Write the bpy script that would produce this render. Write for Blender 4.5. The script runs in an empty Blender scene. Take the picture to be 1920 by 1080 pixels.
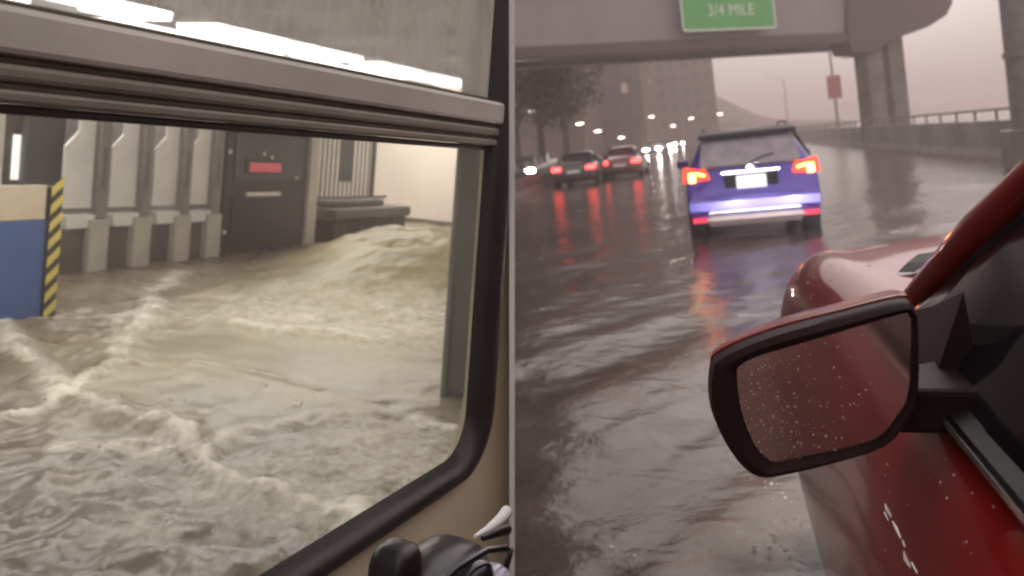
import bpy, bmesh, math, random
import numpy as np
from mathutils import Matrix, Vector
random.seed(7); rng = np.random.default_rng(11)
D = bpy.data; SC = bpy.context.scene; COL = SC.collection
rad = math.radians

# ------------------------------------------------------------------ camera, sky, sun, exposure
F, CU, CV, CAMZ = 1600.0, 960.0, 290.0, 1.6
cam = D.cameras.new('camera'); cam_o = D.objects.new('camera', cam); COL.objects.link(cam_o)
cam_o.location = (0, 0, CAMZ); cam_o.rotation_euler = (rad(90), 0, 0)
cam.sensor_width = 36.0; cam.lens = 36.0 * F / 1920.0
cam.shift_y = -(540.0 - CV) / 1920.0
cam.clip_start = 0.02; cam.clip_end = 6000
cam.dof.use_dof = True; cam.dof.focus_distance = 1.35; cam.dof.aperture_fstop = 30.0 / 6.0
SC.camera = cam_o
w = D.worlds.new('World'); SC.world = w; w.use_nodes = True
nt = w.node_tree; nt.nodes.clear()
sky = nt.nodes.new('ShaderNodeTexSky'); sky.sky_type = 'NISHITA'; sky.sun_disc = False
sky.sun_elevation = rad(24); sky.sun_rotation = rad(20); sky.air_density = 2.0; sky.dust_density = 4.0
hs = nt.nodes.new('ShaderNodeHueSaturation'); hs.inputs['Saturation'].default_value = 0.10
tint = nt.nodes.new('ShaderNodeMix'); tint.data_type = 'RGBA'; tint.blend_type = 'MULTIPLY'
tint.inputs[0].default_value = 1.0; tint.inputs[7].default_value = (1.0, 0.915, 0.90, 1)
flat = nt.nodes.new('ShaderNodeMix'); flat.data_type = 'RGBA'
flat.inputs[0].default_value = 0.9; flat.inputs[7].default_value = (5.6, 5.2, 5.1, 1)
bg = nt.nodes.new('ShaderNodeBackground'); bg.inputs['Strength'].default_value = 0.12
out = nt.nodes.new('ShaderNodeOutputWorld')
nt.links.new(sky.outputs[0], hs.inputs['Color']); nt.links.new(hs.outputs[0], tint.inputs[6])
nt.links.new(tint.outputs[2], flat.inputs[6])
tcw = nt.nodes.new('ShaderNodeTexCoord'); sx = nt.nodes.new('ShaderNodeSeparateXYZ'); ov_ = nt.nodes.new('ShaderNodeMapRange')   # overcast: the zenith is about twice as bright as the horizon
ov_.inputs[1].default_value = 0.0; ov_.inputs[2].default_value = 1.0; ov_.inputs[3].default_value = 1.0; ov_.inputs[4].default_value = 1.9
cl = nt.nodes.new('ShaderNodeTexNoise'); cl.inputs['Scale'].default_value = 2.5; cl.inputs['Detail'].default_value = 4
clr = nt.nodes.new('ShaderNodeMapRange'); clr.inputs[3].default_value = 0.88; clr.inputs[4].default_value = 1.12
mul = nt.nodes.new('ShaderNodeMath'); mul.operation = 'MULTIPLY'
vm = nt.nodes.new('ShaderNodeVectorMath'); vm.operation = 'SCALE'
nt.links.new(tcw.outputs['Generated'], sx.inputs[0]); nt.links.new(sx.outputs[2], ov_.inputs[0]); nt.links.new(tcw.outputs['Generated'], cl.inputs['Vector'])
nt.links.new(cl.outputs['Fac'], clr.inputs[0]); nt.links.new(ov_.outputs[0], mul.inputs[0]); nt.links.new(clr.outputs[0], mul.inputs[1])
nt.links.new(flat.outputs[2], vm.inputs[0]); nt.links.new(mul.outputs[0], vm.inputs['Scale']); nt.links.new(vm.outputs[0], bg.inputs['Color'])
nt.links.new(bg.outputs[0], out.inputs['Surface'])
sun = D.lights.new('sun', 'SUN'); sun.energy = 0.5; sun.angle = rad(60); sun.color = (1, 0.95, 0.9)
sun_o = D.objects.new('sun', sun); COL.objects.link(sun_o)
sun_o.rotation_euler = (rad(66), 0, rad(180 - 20))
SC.view_settings.view_transform = 'Standard'; SC.view_settings.look = 'None'
SC.view_settings.exposure = 0.1; SC.view_settings.gamma = 1.0; SC.view_settings.use_curve_mapping = False
SC.cycles.use_denoising = True; SC.cycles.filter_width = 2.2
SC.cycles.max_bounces = 6; SC.cycles.use_adaptive_sampling = True; SC.cycles.adaptive_threshold = 0.03; SC.cycles.transparent_max_bounces = 12
SC.cycles.volume_bounces = 1; SC.cycles.sample_clamp_indirect = 6.0

# ------------------------------------------------------------------ the two tilted places, each a rigid frame
def roty(d):
    a = rad(d); c, s = math.cos(a), math.sin(a)
    return Matrix(((c, 0, -s, 0), (0, 1, 0, 0), (s, 0, c, 0), (0, 0, 0, 1)))
def frame(roll, ax, ay):
    m = Matrix(((ax[0], ay[0], 0, 0), (ax[1], ay[1], 0, 0), (0, 0, 1, 0), (0, 0, 0, 1)))
    return Matrix.Translation((0, 0, CAMZ)) @ roty(roll) @ m
TH, PH = rad(24.5), rad(13.2)
ML = frame(-4, (math.sin(TH), math.cos(TH)), (-math.cos(TH), math.sin(TH)))   # (s along train, w away from train, z)
MR = frame(6, (math.cos(PH), -math.sin(PH)), (math.sin(PH), math.cos(PH)))    # (r right of the lane, a along the road, z)
MI = Matrix.Identity(4)
def at(M, u, v, axis, val):
    """the point of the photograph's pixel on the plane axis = val of a place"""
    d = M.to_3x3().inverted() @ Vector(((u - CU) / F, 1, (CV - v) / F))
    return d * (val / d[axis])
def PL(u, v, axis=2, val=-1.4): return at(ML, u, v, axis, val)
def PR(u, v, axis=2, val=-1.45): return at(MR, u, v, axis, val)

# ------------------------------------------------------------------ materials
def mat(name, col, rough=0.5, metal=0.0, var=0.12, vscale=6.0, bump=0.0, bscale=40.0, coat=0.0, emit=None, estr=0.0, ior=1.45, spec=0.5, stain=None):
    m = D.materials.new(name); m.use_nodes = True
    t = m.node_tree; p = t.nodes['Principled BSDF']
    tc = t.nodes.new('ShaderNodeTexCoord')
    n = t.nodes.new('ShaderNodeTexNoise'); n.inputs['Scale'].default_value = vscale; n.inputs['Detail'].default_value = 6
    t.links.new(tc.outputs['Object'], n.inputs['Vector'])
    r = t.nodes.new('ShaderNodeValToRGB')
    a = [max(0, c * (1 - var)) for c in col]; b = [min(1, c * (1 + var)) for c in col]
    if stain: a = list(stain)
    r.color_ramp.elements[0].position = 0.3; r.color_ramp.elements[1].position = 0.7
    r.color_ramp.elements[0].color = (*a, 1); r.color_ramp.elements[1].color = (*b, 1)
    t.links.new(n.outputs['Fac'], r.inputs['Fac']); t.links.new(r.outputs['Color'], p.inputs['Base Color'])
    rr = t.nodes.new('ShaderNodeMapRange'); rr.inputs[3].default_value = max(0.02, rough * 0.8); rr.inputs[4].default_value = min(1, rough * 1.2)
    t.links.new(n.outputs['Fac'], rr.inputs[0]); t.links.new(rr.outputs[0], p.inputs['Roughness'])
    p.inputs['Metallic'].default_value = metal; p.inputs['IOR'].default_value = ior
    p.inputs['Specular IOR Level'].default_value = spec
    p.inputs['Coat Weight'].default_value = coat; p.inputs['Coat Roughness'].default_value = 0.06
    if bump:
        n2 = t.nodes.new('ShaderNodeTexNoise'); n2.inputs['Scale'].default_value = bscale; n2.inputs['Detail'].default_value = 5
        t.links.new(tc.outputs['Object'], n2.inputs['Vector'])
        bp = t.nodes.new('ShaderNodeBump'); bp.inputs['Strength'].default_value = bump; bp.inputs['Distance'].default_value = 0.02
        t.links.new(n2.outputs['Fac'], bp.inputs['Height']); t.links.new(bp.outputs[0], p.inputs['Normal'])
    if emit:
        p.inputs['Emission Color'].default_value = (*emit, 1); p.inputs['Emission Strength'].default_value = estr
    return m
def glass_mat(name, tintc, haze, gloss, hcol=(0.7, 0.68, 0.65), vscale=3.0):
    """thin pane: mostly see-through, a film of dirt (diffuse) and a reflection"""
    m = D.materials.new(name); m.use_nodes = True; t = m.node_tree; t.nodes.clear()
    o = t.nodes.new('ShaderNodeOutputMaterial'); tr = t.nodes.new('ShaderNodeBsdfTransparent'); tr.inputs[0].default_value = (*tintc, 1)
    df = t.nodes.new('ShaderNodeBsdfDiffuse'); df.inputs[0].default_value = (*hcol, 1)
    tl = t.nodes.new('ShaderNodeBsdfTranslucent'); tl.inputs[0].default_value = (*hcol, 1)
    ad = t.nodes.new('ShaderNodeMixShader'); ad.inputs[0].default_value = 0.6
    t.links.new(df.outputs[0], ad.inputs[1]); t.links.new(tl.outputs[0], ad.inputs[2])
    gl = t.nodes.new('ShaderNodeBsdfGlossy'); gl.inputs['Roughness'].default_value = 0.12
    tc = t.nodes.new('ShaderNodeTexCoord'); mp = t.nodes.new('ShaderNodeMapping'); mp.inputs['Scale'].default_value = (1.6, 1, 0.5)
    n = t.nodes.new('ShaderNodeTexNoise'); n.inputs['Scale'].default_value = vscale; n.inputs['Detail'].default_value = 8; n.inputs['Roughness'].default_value = 0.65
    mr = t.nodes.new('ShaderNodeMapRange'); mr.inputs[1].default_value = 0.35; mr.inputs[2].default_value = 0.75
    mr.inputs[3].default_value = haze * 0.45; mr.inputs[4].default_value = haze * 1.6
    t.links.new(tc.outputs['Object'], mp.inputs[0]); t.links.new(mp.outputs[0], n.inputs['Vector']); t.links.new(n.outputs['Fac'], mr.inputs[0])
    a = t.nodes.new('ShaderNodeMixShader'); b = t.nodes.new('ShaderNodeMixShader')
    t.links.new(mr.outputs[0], a.inputs[0]); t.links.new(tr.outputs[0], a.inputs[1]); t.links.new(ad.outputs[0], a.inputs[2])
    b.inputs[0].default_value = gloss
    t.links.new(a.outputs[0], b.inputs[1]); t.links.new(gl.outputs[0], b.inputs[2]); t.links.new(b.outputs[0], o.inputs[0])
    return m
def emit_mat(name, col, s, base=(0.5, 0.5, 0.5)):
    return mat(name, base, 0.4, emit=col, estr=s, var=0.02)

M = {}
M['white_panel'] = mat('white_panel', (0.95, 0.95, 0.95), 0.6, var=0.03)
M['beige_wall'] = mat('beige_melamine', (0.80, 0.70, 0.51), 0.45, var=0.10, vscale=4, bump=0.05, bscale=120)
M['rubber'] = mat('black_rubber', (0.030, 0.024, 0.022), 0.42, var=0.3, bump=0.06, bscale=80)
M['alu_light'] = mat('painted_aluminium', (0.50, 0.475, 0.445), 0.42, 0.25, var=0.12, vscale=5, bump=0.03, bscale=60)
M['alu_dark'] = mat('brown_aluminium', (0.22, 0.20, 0.17), 0.45, 0.3, var=0.18, vscale=7)
M['groove'] = mat('dark_groove', (0.11, 0.09, 0.07), 0.6, var=0.2)
M['pane'] = glass_mat('window_glass', (0.97, 0.97, 0.96), 0.05, 0.03)
M['pane_top'] = glass_mat('dirty_upper_glass', (0.94, 0.94, 0.93), 0.50, 0.05, vscale=7.0)
M['ceiling'] = mat('station_ceiling', (0.46, 0.43, 0.40), 0.8, var=0.22, vscale=1.3)
M['tile_wall'] = mat('station_wall', (0.60, 0.56, 0.51), 0.5, var=0.10, vscale=1.2)
M['end_wall'] = mat('cream_wall', (0.74, 0.66, 0.57), 0.55, var=0.05, vscale=1.0)
M['steel_light'] = mat('light_steel_panel', (0.90, 0.87, 0.83), 0.45, 0.1, var=0.08, vscale=3)
M['steel_post'] = mat('grey_steel_post', (0.56, 0.52, 0.45), 0.45, 0.1, var=0.12, vscale=4)
M['steel_mid'] = mat('mid_grey_steel', (0.27, 0.25, 0.23), 0.45, 0.1, var=0.15, vscale=4)
M['steel_dark'] = mat('dark_steel', (0.12, 0.105, 0.09), 0.5, 0.1, var=0.2)
M['white_plate'] = mat('white_plate', (0.86, 0.84, 0.80), 0.4, var=0.04)
M['booth'] = mat('charcoal_booth', (0.013, 0.014, 0.012), 0.5, 0.0, var=0.35, vscale=3)
M['booth_panel'] = mat('dark_green_panel', (0.030, 0.048, 0.040), 0.35, var=0.3)
M['led'] = emit_mat('red_led', (1.0, 0.16, 0.20), 0.32, (0.3, 0.02, 0.03))
M['bar_dark'] = mat('dark_railing', (0.10, 0.095, 0.085), 0.5, 0.2, var=0.2)
M['column'] = mat('grey_column_paint', (0.19, 0.18, 0.165), 0.5, var=0.14, vscale=2.5, bump=0.04, bscale=30)
M['col_dark'] = mat('dark_column_paint', (0.10, 0.10, 0.095), 0.5, var=0.2, vscale=2)
M['blue'] = mat('blue_board', (0.055, 0.115, 0.30), 0.45, var=0.12, vscale=2)
M['cream'] = mat('cream_board', (0.58, 0.49, 0.36), 0.5, var=0.06)
M['yellow'] = mat('hazard_yellow', (0.62, 0.50, 0.12), 0.5, var=0.1)
M['black'] = mat('hazard_black', (0.03, 0.03, 0.028), 0.5, var=0.2)
M['tube'] = emit_mat('fluorescent_diffuser', (1.0, 0.965, 0.92), 8.6, (0.9, 0.9, 0.9))
M['fixture'] = mat('fixture_enamel', (0.72, 0.71, 0.68), 0.4, var=0.05)
M['lightbox'] = emit_mat('lit_strip', (1.0, 0.97, 0.92), 0.9, (0.8, 0.8, 0.8))
M['bag'] = mat('black_vinyl', (0.010, 0.007, 0.008), 0.38, var=0.3, coat=0.12, bump=0.1, bscale=25)
M['bag_blue'] = mat('pale_blue_vinyl', (0.62, 0.64, 0.86), 0.15, var=0.06, coat=0.8)
M['bag_navy'] = mat('navy_vinyl', (0.012, 0.013, 0.026), 0.2, var=0.2, coat=0.5)
M['strap'] = mat('white_strap', (0.80, 0.78, 0.80), 0.5, var=0.05)

# ------------------------------------------------------------------ mesh helpers
class MB:
    def __init__(s): s.v = []; s.f = []
    def add(s, vs, fs):
        o = len(s.v); s.v += [tuple(p) for p in vs]; s.f += [tuple(i + o for i in f) for f in fs]; return s
    def box(s, x0, x1, y0, y1, z0, z1):
        return s.add([(x, y, z) for z in (z0, z1) for y in (y0, y1) for x in (x0, x1)],
                     [(0, 2, 3, 1), (4, 5, 7, 6), (0, 1, 5, 4), (2, 6, 7, 3), (0, 4, 6, 2), (1, 3, 7, 5)])
    def prism(s, poly, axis, a, b):
        n = len(poly)
        def pt(p, t):
            q = list(p); q.insert(axis, t); return tuple(q)
        vs = [pt(p, a) for p in poly] + [pt(p, b) for p in poly]
        return s.add(vs, [tuple(range(n - 1, -1, -1)), tuple(range(n, 2 * n))] + [(i, (i + 1) % n, n + (i + 1) % n, n + i) for i in range(n)])
    def loft(s, secs, closed=True, caps=True):
        n = len(secs[0]); fs = []
        for k in range(len(secs) - 1):
            for i in range(n if closed else n - 1):
                j = (i + 1) % n
                fs.append((k * n + i, k * n + j, (k + 1) * n + j, (k + 1) * n + i))
        if caps:
            fs.append(tuple(range(n - 1, -1, -1))); fs.append(tuple((len(secs) - 1) * n + i for i in range(n)))
        return s.add([p for q in secs for p in q], fs)
    def tube(s, pts, r, n=8, closed=False):
        pts = [Vector(p) for p in pts]; m = len(pts); secs = []
        up = Vector((0.13, 0.21, 0.97)).normalized()
        for i, p in enumerate(pts):
            if closed: t = pts[(i + 1) % m] - pts[i - 1]
            else: t = pts[min(i + 1, m - 1)] - pts[max(i - 1, 0)]
            t.normalize(); a = t.cross(up)
            if a.length < 1e-3: a = t.cross(Vector((1, 0, 0)))
            a.normalize(); b = t.cross(a).normalized()
            rr = r[i] if hasattr(r, '__len__') else r
            secs.append([p + (a * math.cos(k * 2 * math.pi / n) + b * math.sin(k * 2 * math.pi / n)) * rr for k in range(n)])
        if closed: secs.append(secs[0])
        return s.loft(secs, True, not closed)
    def ell(s, c, r, nu=12, nv=8):
        vs = []; fs = []
        for j in range(nv + 1):
            ph = math.pi * j / nv
            for i in range(nu):
                th = 2 * math.pi * i / nu
                vs.append((c[0] + r[0] * math.sin(ph) * math.cos(th), c[1] + r[1] * math.sin(ph) * math.sin(th), c[2] + r[2] * math.cos(ph)))
        for j in range(nv):
            for i in range(nu):
                k = (i + 1) % nu; fs.append((j * nu + i, (j + 1) * nu + i, (j + 1) * nu + k, j * nu + k))
        return s.add(vs, fs)
    def disc(s, c, r, axis, depth, n=20):
        poly = [(r * math.cos(2 * math.pi * i / n), r * math.sin(2 * math.pi * i / n)) for i in range(n)]
        o = [c[i] for i in range(3) if i != axis]
        return s.prism([(p[0] + o[0], p[1] + o[1]) for p in poly], axis, c[axis] - depth / 2, c[axis] + depth / 2)
    def mesh(s, name, smooth=None, merge=False):
        me = D.meshes.new(name); me.from_pydata(s.v, [], s.f); me.validate()
        bm = bmesh.new(); bm.from_mesh(me)
        if merge: bmesh.ops.remove_doubles(bm, verts=bm.verts, dist=1e-5)
        bmesh.ops.recalc_face_normals(bm, faces=bm.faces); bm.to_mesh(me); bm.free()
        if smooth is not None:
            me.polygons.foreach_set('use_smooth', [True] * len(me.polygons)); me.set_sharp_from_angle(angle=rad(smooth))
        me.update(); return me

def put(name, mb, m, parent=None, fr=MI, loc=(0, 0, 0), rz=0.0, smooth=None, bevel=0.0, subs=0, label=None, cat=None, group=None, kind=None, merge=False, clip=False):
    me = mb if isinstance(mb, bpy.types.Mesh) else mb.mesh(name, smooth, merge)
    o = D.objects.new(name, me); COL.objects.link(o)
    if m is not None and not me.materials: me.materials.append(m)
    if parent is None:
        o.matrix_world = fr @ Matrix.Translation(loc) @ Matrix.Rotation(rz, 4, 'Z')
    else:
        o.parent = parent; o.location = loc; o.rotation_euler = (0, 0, rz)
    if clip:   # cut at the white partition, so that nothing of this place stands in the other
        mw = (fr if parent is None else parent.matrix_world) @ Matrix.Translation(loc)
        inv = mw.inverted(); bm = bmesh.new(); bm.from_mesh(me)
        bmesh.ops.bisect_plane(bm, geom=bm.verts[:] + bm.edges[:] + bm.faces[:], plane_co=inv @ Vector((-0.0065, 0, 0)),
                               plane_no=inv.to_3x3() @ Vector((1, 0, 0)), clear_outer=True)
        bm.to_mesh(me); bm.free()
    if bevel:
        b = o.modifiers.new('bevel', 'BEVEL'); b.width = bevel; b.segments = 2; b.limit_method = 'ANGLE'
    if subs:
        b = o.modifiers.new('smooth', 'SUBSURF'); b.levels = subs; b.render_levels = subs
    tag(o, label, cat, group, kind); return o
def tag(o, label=None, cat=None, group=None, kind=None):
    for k, v in (('label', label), ('category', cat), ('group', group), ('kind', kind)):
        if v: o[k] = v
def thing(name, fr, loc, label, cat, group=None, rz=0.0):
    o = D.objects.new(name, None); COL.objects.link(o); o.empty_display_size = 0.2
    o.matrix_world = fr @ Matrix.Translation(loc) @ Matrix.Rotation(rz, 4, 'Z')
    tag(o, label, cat, group); return o
def copy_tree(o, parent=None):
    c = o.copy(); COL.objects.link(c)
    if parent: c.parent = parent
    for ch in list(o.children): copy_tree(ch, c)
    return c
def rrect(x0, x1, z0, z1, r, n=7):
    p = []
    for cx, cz, a0 in ((x1 - r, z1 - r, 0), (x0 + r, z1 - r, 90), (x0 + r, z0 + r, 180), (x1 - r, z0 + r, 270)):
        for i in range(n):
            a = rad(a0 + 90 * i / (n - 1)); p.append((cx + r * math.cos(a), cz + r * math.sin(a)))
    return p
def ring(mb, A, B, y0, y1, axis=1):
    """solid frame between outline A (outer) and B (inner), same count"""
    n = len(A)
    def pt(p, t):
        q = list(p); q.insert(axis, t); return tuple(q)
    vs = [pt(p, y0) for p in A] + [pt(p, y0) for p in B] + [pt(p, y1) for p in A] + [pt(p, y1) for p in B]
    fs = []
    for i in range(n):
        j = (i + 1) % n
        fs += [(i, j, n + j, n + i), (2 * n + i, 3 * n + i, 3 * n + j, 2 * n + j), (i, 2 * n + i, 2 * n + j, j), (n + i, n + j, 3 * n + j, 3 * n + i)]
    return mb.add(vs, fs)

# value noise for terrain-like sheets
_T = rng.random((256, 256))
def vn(x, y):
    xi = np.floor(x).astype(int); yi = np.floor(y).astype(int); fx = x - xi; fy = y - yi
    fx = fx * fx * (3 - 2 * fx); fy = fy * fy * (3 - 2 * fy)
    a = _T[xi % 256, yi % 256]; b = _T[(xi + 1) % 256, yi % 256]; c = _T[xi % 256, (yi + 1) % 256]; d = _T[(xi + 1) % 256, (yi + 1) % 256]
    return (a * (1 - fx) + b * fx) * (1 - fy) + (c * (1 - fx) + d * fx) * fy
def fbm(x, y, o=4, g=0.5):
    s = 0; a = 1; t = 0
    for k in range(o):
        s = s + a * (vn(x * 2 ** k + 17.3 * k, y * 2 ** k + 5.1 * k) - 0.5); t += a; a *= g
    return s / t * 2
def polydist(X, Y, pts):
    d = np.full(X.shape, 1e9)
    for (x0, y0), (x1, y1) in zip(pts[:-1], pts[1:]):
        dx, dy = x1 - x0, y1 - y0; t = np.clip(((X - x0) * dx + (Y - y0) * dy) / (dx * dx + dy * dy), 0, 1)
        d = np.minimum(d, np.hypot(X - x0 - t * dx, Y - y0 - t * dy))
    return d
def sheet(name, xs, ys, Z, attrs):
    nx, ny = len(xs), len(ys); X, Y = np.meshgrid(xs, ys, indexing='ij')
    co = np.stack([X, Y, Z], -1).reshape(-1, 3); i = np.arange(nx * ny).reshape(nx, ny)
    f = np.stack([i[:-1, :-1], i[1:, :-1], i[1:, 1:], i[:-1, 1:]], -1).reshape(-1, 4)
    me = D.meshes.new(name); me.from_pydata(co.tolist(), [], f.tolist())
    me.polygons.foreach_set('use_smooth', [True] * len(me.polygons))
    for k, A in attrs.items():
        at_ = me.attributes.new(k, 'FLOAT', 'POINT'); at_.data.foreach_set('value', A.reshape(-1).astype(np.float32))
    me.update(); return me

# ================================================================== the setting that parts the two places
part = thing('partition_wall', MI, (0, 1.9, -1.0), 'thin partition wall with a white edge standing between the flooded station and the wet highway', 'partition')
M['outer_face'] = mat('added_dark_panel', (0.060, 0.045, 0.042), 0.6, var=0.25, vscale=0.7)  # added dark side, out of view, keeps white bounce off the red door
put('edge_trim', MB().box(-0.006, 0.006, 0, 0.05, 0, 5.4), M['white_panel'], part)
put('inner_face', MB().box(-0.006, -0.0005, 0.051, 22.1, 0, 5.4), M['white_panel'], part)
put('outer_face', MB().box(0.0005, 0.006, 0.051, 22.1, 0, 5.4), M['outer_face'], part)

# ================================================================== LEFT: flooded station seen from a train window
ZW = -1.4
S0, S1, W1, ZC = -2.2, 14.0, 12.6, 1.5
put('ceiling', MB().box(S0, S1 + .1, 0.9, W1 + .1, ZC, ZC + 0.12), M['ceiling'], fr=ML, kind='structure', clip=True)
put('wall_back', MB().box(S0, S1, W1, W1 + 0.12, ZW - 0.3, ZC - 0.002), M['tile_wall'], fr=ML, kind='structure')
put('wall_end', MB().box(S1, S1 + 0.1, 0.9, W1 - 0.002, ZW - 0.3, ZC - 0.002), M['end_wall'], fr=ML, kind='structure', clip=True)
put('wall_start', MB().box(S0 - 0.1, S0 - 0.002, 0.9, W1, ZW - 0.3, ZC - 0.002), M['tile_wall'], fr=ML, kind='structure')
put('skirting', MB().box(S1 - 0.05, S1 - 0.003, 5.0, W1 - .01, ZW - .1, ZW + 0.07), M['steel_dark'], fr=ML, kind='structure', clip=True)
for k in range(7):      # shallow downstand beams across the ceiling
    s = 1.2 + 2.0 * k
    put('ceiling_beam', MB().box(s, s + 0.22, 0.95, W1 - 0.01, ZC - 0.10, ZC - 0.003), M['ceiling'], fr=ML, clip=True, bevel=0.01,
        label='shallow grey ceiling beam, %s across the station' % ['first', 'second', 'third', 'fourth', 'fifth', 'sixth', 'seventh'][k] + ' from the viewer', cat='beam', group='ceiling beams')

# ---- water
xs = np.concatenate([np.linspace(-0.6, 5.5, 250), np.linspace(5.5, 14.0, 190)[1:]])
ys = np.concatenate([np.linspace(0.9, 5.5, 200), np.linspace(5.5, 12.6, 120)[1:]])
X, Y = np.meshgrid(xs, ys, indexing='ij')
def poly(*p): return [tuple(PL(*q)[:2]) for q in p]
wx = X + 0.16 * fbm(X * 1.7, Y * 1.7, 3); wy = Y + 0.16 * fbm(X * 1.7 + 40, Y * 1.7 + 9, 3)
rA = polydist(wx, wy, poly((350, 512), (292, 545), (290, 575), (225, 655), (160, 738)))
rB = polydist(wx, wy, poly((150, 738), (215, 770), (285, 812), (330, 845), (385, 852), (440, 905), (520, 940), (600, 965), (660, 1010)))
rC = polydist(wx, wy, poly((-40, 600), (30, 660), (70, 690), (110, 715), (150, 738)))
rD = polydist(wx, wy, poly((400, 822), (520, 800), (600, 775), (700, 768), (830, 800)))
rE = polydist(wx, wy, poly((120, 840), (190, 838), (260, 850)))
rF = polydist(wx, wy, poly((0, 790), (70, 785), (140, 745)))
rG = polydist(X, Y, poly((365, 678), (440, 692), (520, 710), (600, 730)))
rH = polydist(wx, wy, poly((450, 610), (520, 628), (600, 622), (720, 640)))
c = PL(420, 690); calm = np.exp(-(((X - c[0]) / 1.25) ** 2 + ((Y - c[1]) / 1.1) ** 2) ** 2)
near = np.clip((3.35 - (X * 0.52 + Y * 0.48)) / 1.0, 0, 1)
rc0 = PL(690, 860); rgt0 = np.exp(-(((X - rc0[0]) / 0.8) ** 2 + ((Y - rc0[1]) / 0.6) ** 2)); near = near * (1 - 0.75 * rgt0)
turb = 0.25 + 0.75 * np.clip(near + np.exp(-rC ** 2 / 0.8) + 0.7 * np.exp(-rA ** 2 / 0.5), 0, 1)
turb = turb * (1 - 0.85 * calm)
m0 = PL(765, 468, 2, -1.15); mw = ((X - m0[0]) * 0.9 + (Y - m0[1]) * 0.43); mt = (-(X - m0[0]) * 0.43 + (Y - m0[1]) * 0.9)
mound = np.exp(-np.abs(mw / 1.9) ** 2.6 - np.abs(mt / 1.12) ** 2.6)
fine = fbm(X * 9, Y * 9, 4, 0.6); mid = fbm(X * 2.6 + 3, Y * 2.6 + 8, 4, 0.55)
rid = 1 - np.abs(fbm(X * 3.4 + 11, Y * 3.4 + 2, 4, 0.55)) * 2.4
Z = ZW + 0.028 * mid * (0.2 + turb) + 0.018 * fine * turb + 0.024 * np.clip(rid, 0, 1) ** 2 * turb
def g(d, s): return np.exp(-(d / s) ** 2)
ridge = np.maximum.reduce([0.030 * g(rA, .13), 0.042 * g(rB, .12), 0.03 * g(rC, .12), 0.006 * g(rD, .06), 0.015 * g(rE, .07), 0.015 * g(rF, .07), 0.02 * g(rH, .12)])
lumpy = 1 + 1.1 * fbm(X * 9, Y * 9, 4, 0.6)
Z = Z + ridge * lumpy + 0.46 * mound * (1 + 0.16 * fbm(X * 2.6, Y * 2.6, 5, 0.6))
Z = Z + 0.015 * g(rG, .03)
pc = PL(690, 590); pale = np.exp(-(((X - pc[0]) / 1.3) ** 2 + ((Y - pc[1]) / 1.1) ** 2)) * (1 - np.clip(mound * 1.6, 0, 1))
foam = (0.45 * g(rA, .06) + 0.3 * g(rA, .20)) * (0.85 + 0.7 * mid) + (0.60 * g(rB, .055) + 0.32 * g(rB, .20)) * (0.85 + 0.9 * fine) + 0.6 * g(rC, .10) + 0.6 * g(rD, .05) + 0.7 * g(rE, .07) + 0.7 * g(rF, .06) + 0.9 * g(rG, .022) + 0.5 * g(rH, .08)
foam = foam + 0.95 * pale * (0.9 + 0.5 * mid) + 0.5 * np.clip(rid - 0.72, 0, 1) * turb + 0.5 * np.clip(fine * turb - 0.25, 0, 1) - 0.3 * calm
brk = 0.5 + 0.5 * fbm(X * 14, Y * 14, 3, 0.6) * 2
foam = np.clip(foam * np.clip(0.35 + brk, 0.25, 1.15), 0, 1)
rc_ = PL(690, 860); rgt = np.exp(-(((X - rc_[0]) / 0.75) ** 2 + ((Y - rc_[1]) / 0.55) ** 2))
foam = np.clip(foam + 0.42 * rgt * (1 + 0.8 * mid) + 0.28 * np.clip(fbm(X * 5 + 70, Y * 5, 5, 0.65) - 0.05, 0, 1) * near * 2, 0, 1)
silt = np.clip(mound * 1.2 + pale * 0.8 + 0.16 * calm + 0.22 * (1 - near) + 0.15 * mid, 0, 1)
me = sheet('water', xs, ys, Z, {'foam': foam, 'silt': silt})
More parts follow.
